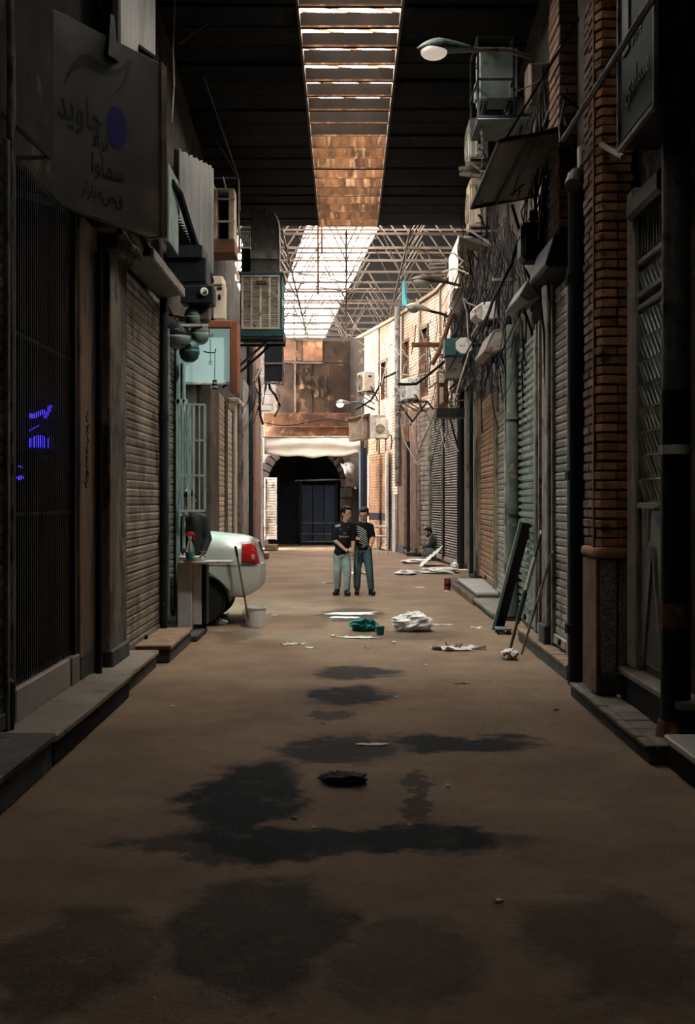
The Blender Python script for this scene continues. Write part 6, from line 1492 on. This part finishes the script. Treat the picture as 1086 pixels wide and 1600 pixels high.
# stripes, prints, belt laid on the cloth
def onto(shirt, pts, off=.004):
    bv = BVHTree.FromPolygons([v.co for v in shirt.data.vertices], [tuple(p.vertices) for p in shirt.data.polygons]); out = []
    for p in pts:
        r = bv.ray_cast(Vector((p[0], -2, p[1])), Vector((0, 1, 0))); out.append(r[0] + Vector((0, -off, 0)) if r[0] else None)
    return out
for i in range(8):
    pts = []
    for j in range(9):
        w = j/8; px = 555 + i*.8 + w*(18 - i*.25); py = 820.5 + i*3.7 + 9*w**1.6
        pts.append(((px-568)*u, (930-py)*u))
    hit = onto(s2, pts); hit = [x for x in hit if x is not None]
    if len(hit) > 3: lput('stripe', MB().tube(hit, [.003] + [.0068]*(len(hit)-2) + [.003], 4).mesh('stripe'), MT['print_white'], s2)
belt = MB().tube([((567-568)*u + .124*math.cos(a*PI/12), .119*math.sin(a*PI/12), (930-853)*u) for a in range(25)], .016, 6); lput('belt', belt.mesh('belt'), MT['shoe_black'], b2)
lput('buckle', MB().box((-.03, -.142, (930-854.5)*u), (.015, -.13, (930-851.5)*u)).mesh('buckle'), MT['steel_old'], b2)
ph = tag(MB().box(tuple(P(563, 842.5, 19.3)), tuple(P(572, 841, 19.5))).build('mobile_phone', MT['ink'], bev=.002), 'dark mobile phone in the hand of the striped shirt boy', 'phone')
def print_text(body, px, py, size, o, sh_):
    c = bpy.data.curves.new('p', 'FONT'); c.body = body; c.size = size; c.align_x = 'CENTER'; c.resolution_u = 2; ob = bpy.data.objects.new('p', c); COL.objects.link(ob); bpy.context.view_layer.update()
    me = bpy.data.meshes.new_from_object(ob.evaluated_get(bpy.context.evaluated_depsgraph_get())); bpy.data.objects.remove(ob); me.materials.clear()
    pts = [((px-o)*u + v.co.x, (930-py)*u + v.co.y) for v in me.vertices]; hit = onto(sh_, pts, .005)
    for v, h, p in zip(me.vertices, hit, pts): v.co = h if h else Vector((p[0], -.13, p[1]))
    lput('shirt_print', me, MT['print_white'], sh_)
print_text('Fly', 539, 832.5, .035, 535, s1); print_text('Emirates', 538, 838, .050, 535, s1); print_text('7', 545, 823, .03, 535, s1); print_text('A', 532, 826, .03, 535, s1)
for i in range(3):
    hit = onto(s1, [((524 + w*8 - 535)*u, (930 - 817.6 - i*1.2 + (1-w)*-1.5)*u) for w in (0, .25, .5, .75, 1)])
    hit = [x for x in hit if x is not None]
    if len(hit) > 2: lput('shoulder_stripe', MB().tube(hit, .0055, 4).mesh('shoulder_stripe'), MT['print_white'], s1)
for (x, y) in ((543, 880), (541, 886), (545, 900), (540, 906)):
    pass
# man behind the cabinet in the lit shop
s = 14.55/F
g = 972
J3 = J_(306, s, g, neck=(300, 797, 0), chest=(303, 815, .0), waist=(304, 842, .02), pelvis=(304, 868, .03), sL=(286, 806, .0), sR=(317, 805, .0), hL=(298, 874, .03), hR=(311, 874, .03), kL=(298, 920, .0), kR=(311, 920, .0), aL=(298, 962, .03), aR=(311, 962, .03), tL=(298, 972, -.15), tR=(311, 972, -.15))
arms3 = {'L': (q_(282, 838, 306, .0, s, g), q_(291, 858, 306, -.16, s, g), (.5, -.6, -.4), (0, 0, -1), .5, 1), 'R': (q_(325, 836, 306, .0, s, g), q_(319, 857, 306, -.10, s, g), (-.25, -.2, -1), (-1, 0, 0), .6, -1)}
b3, s3, V3 = figure('man in a dark jacket behind the white cabinet under the grille', ((306-CX)*s, 14.55, .05), J3, None, None, arms3, {'c': q_(297, 775, 306, -.05, s, g), 'f': (-.25, -.85, -.45)}, 'jacket_dark', 'jeans_dark', 'long')
w = Vector(arms3['R'][1]); lput('watch', MB().tube([w + Vector((.033*math.cos(a*PI/8), .033*math.sin(a*PI/8), .01)) for a in range(17)], .009, 6).cyl(w + Vector((0, -.036, .01)), w + Vector((0, -.046, .01)), .02, n=14).mesh('watch'), MT['steel_old'], b3)
# man squatting against the far shutters
s = 31.0/F
g = 869
J4 = J_(674, s, g, neck=(674, 831, 0), chest=(678, 839, .0), waist=(682, 848, .0), pelvis=(684, 857, .0), sL=(675, 834, -.17), sR=(677, 834, .17), hL=(682, 859, -.09), hR=(682, 859, .09), kL=(666, 850, -.12), kR=(667, 849, .12), aL=(669, 866, -.11), aR=(670, 865.5, .11), tL=(660, 868, -.12), tR=(661, 868, .12))
arms4 = {'L': (q_(671, 845, 674, -.19, s, g), q_(661, 848, 674, -.10, s, g), (-1, .2, -.1), (0, 0, -1), .6, -1), 'R': (q_(672, 845, 674, .19, s, g), q_(661, 848.5, 674, .08, s, g), (-1, -.2, -.1), (0, 0, -1), .6, 1)}
b4, s4, V4 = figure('bearded man in a dark green jacket squatting by the tan shutter', ((674-CX)*s, 31.0, 0), J4, None, None, arms4, {'c': q_(669, 824.5, 674, 0, s, g), 'f': (-.88, -.18, -.42), 'beard': True, 'k': 1.02}, 'jacket_green', 'jeans_grey', 'long')
st_ = tag(MB().box(((682-CX)*s-.12, 30.82, 0), ((690-CX)*s+.12, 31.2, .13)).build('sitting_block', MT['stone_dark'], bev=.02), 'low stone block under the squatting man', 'block')
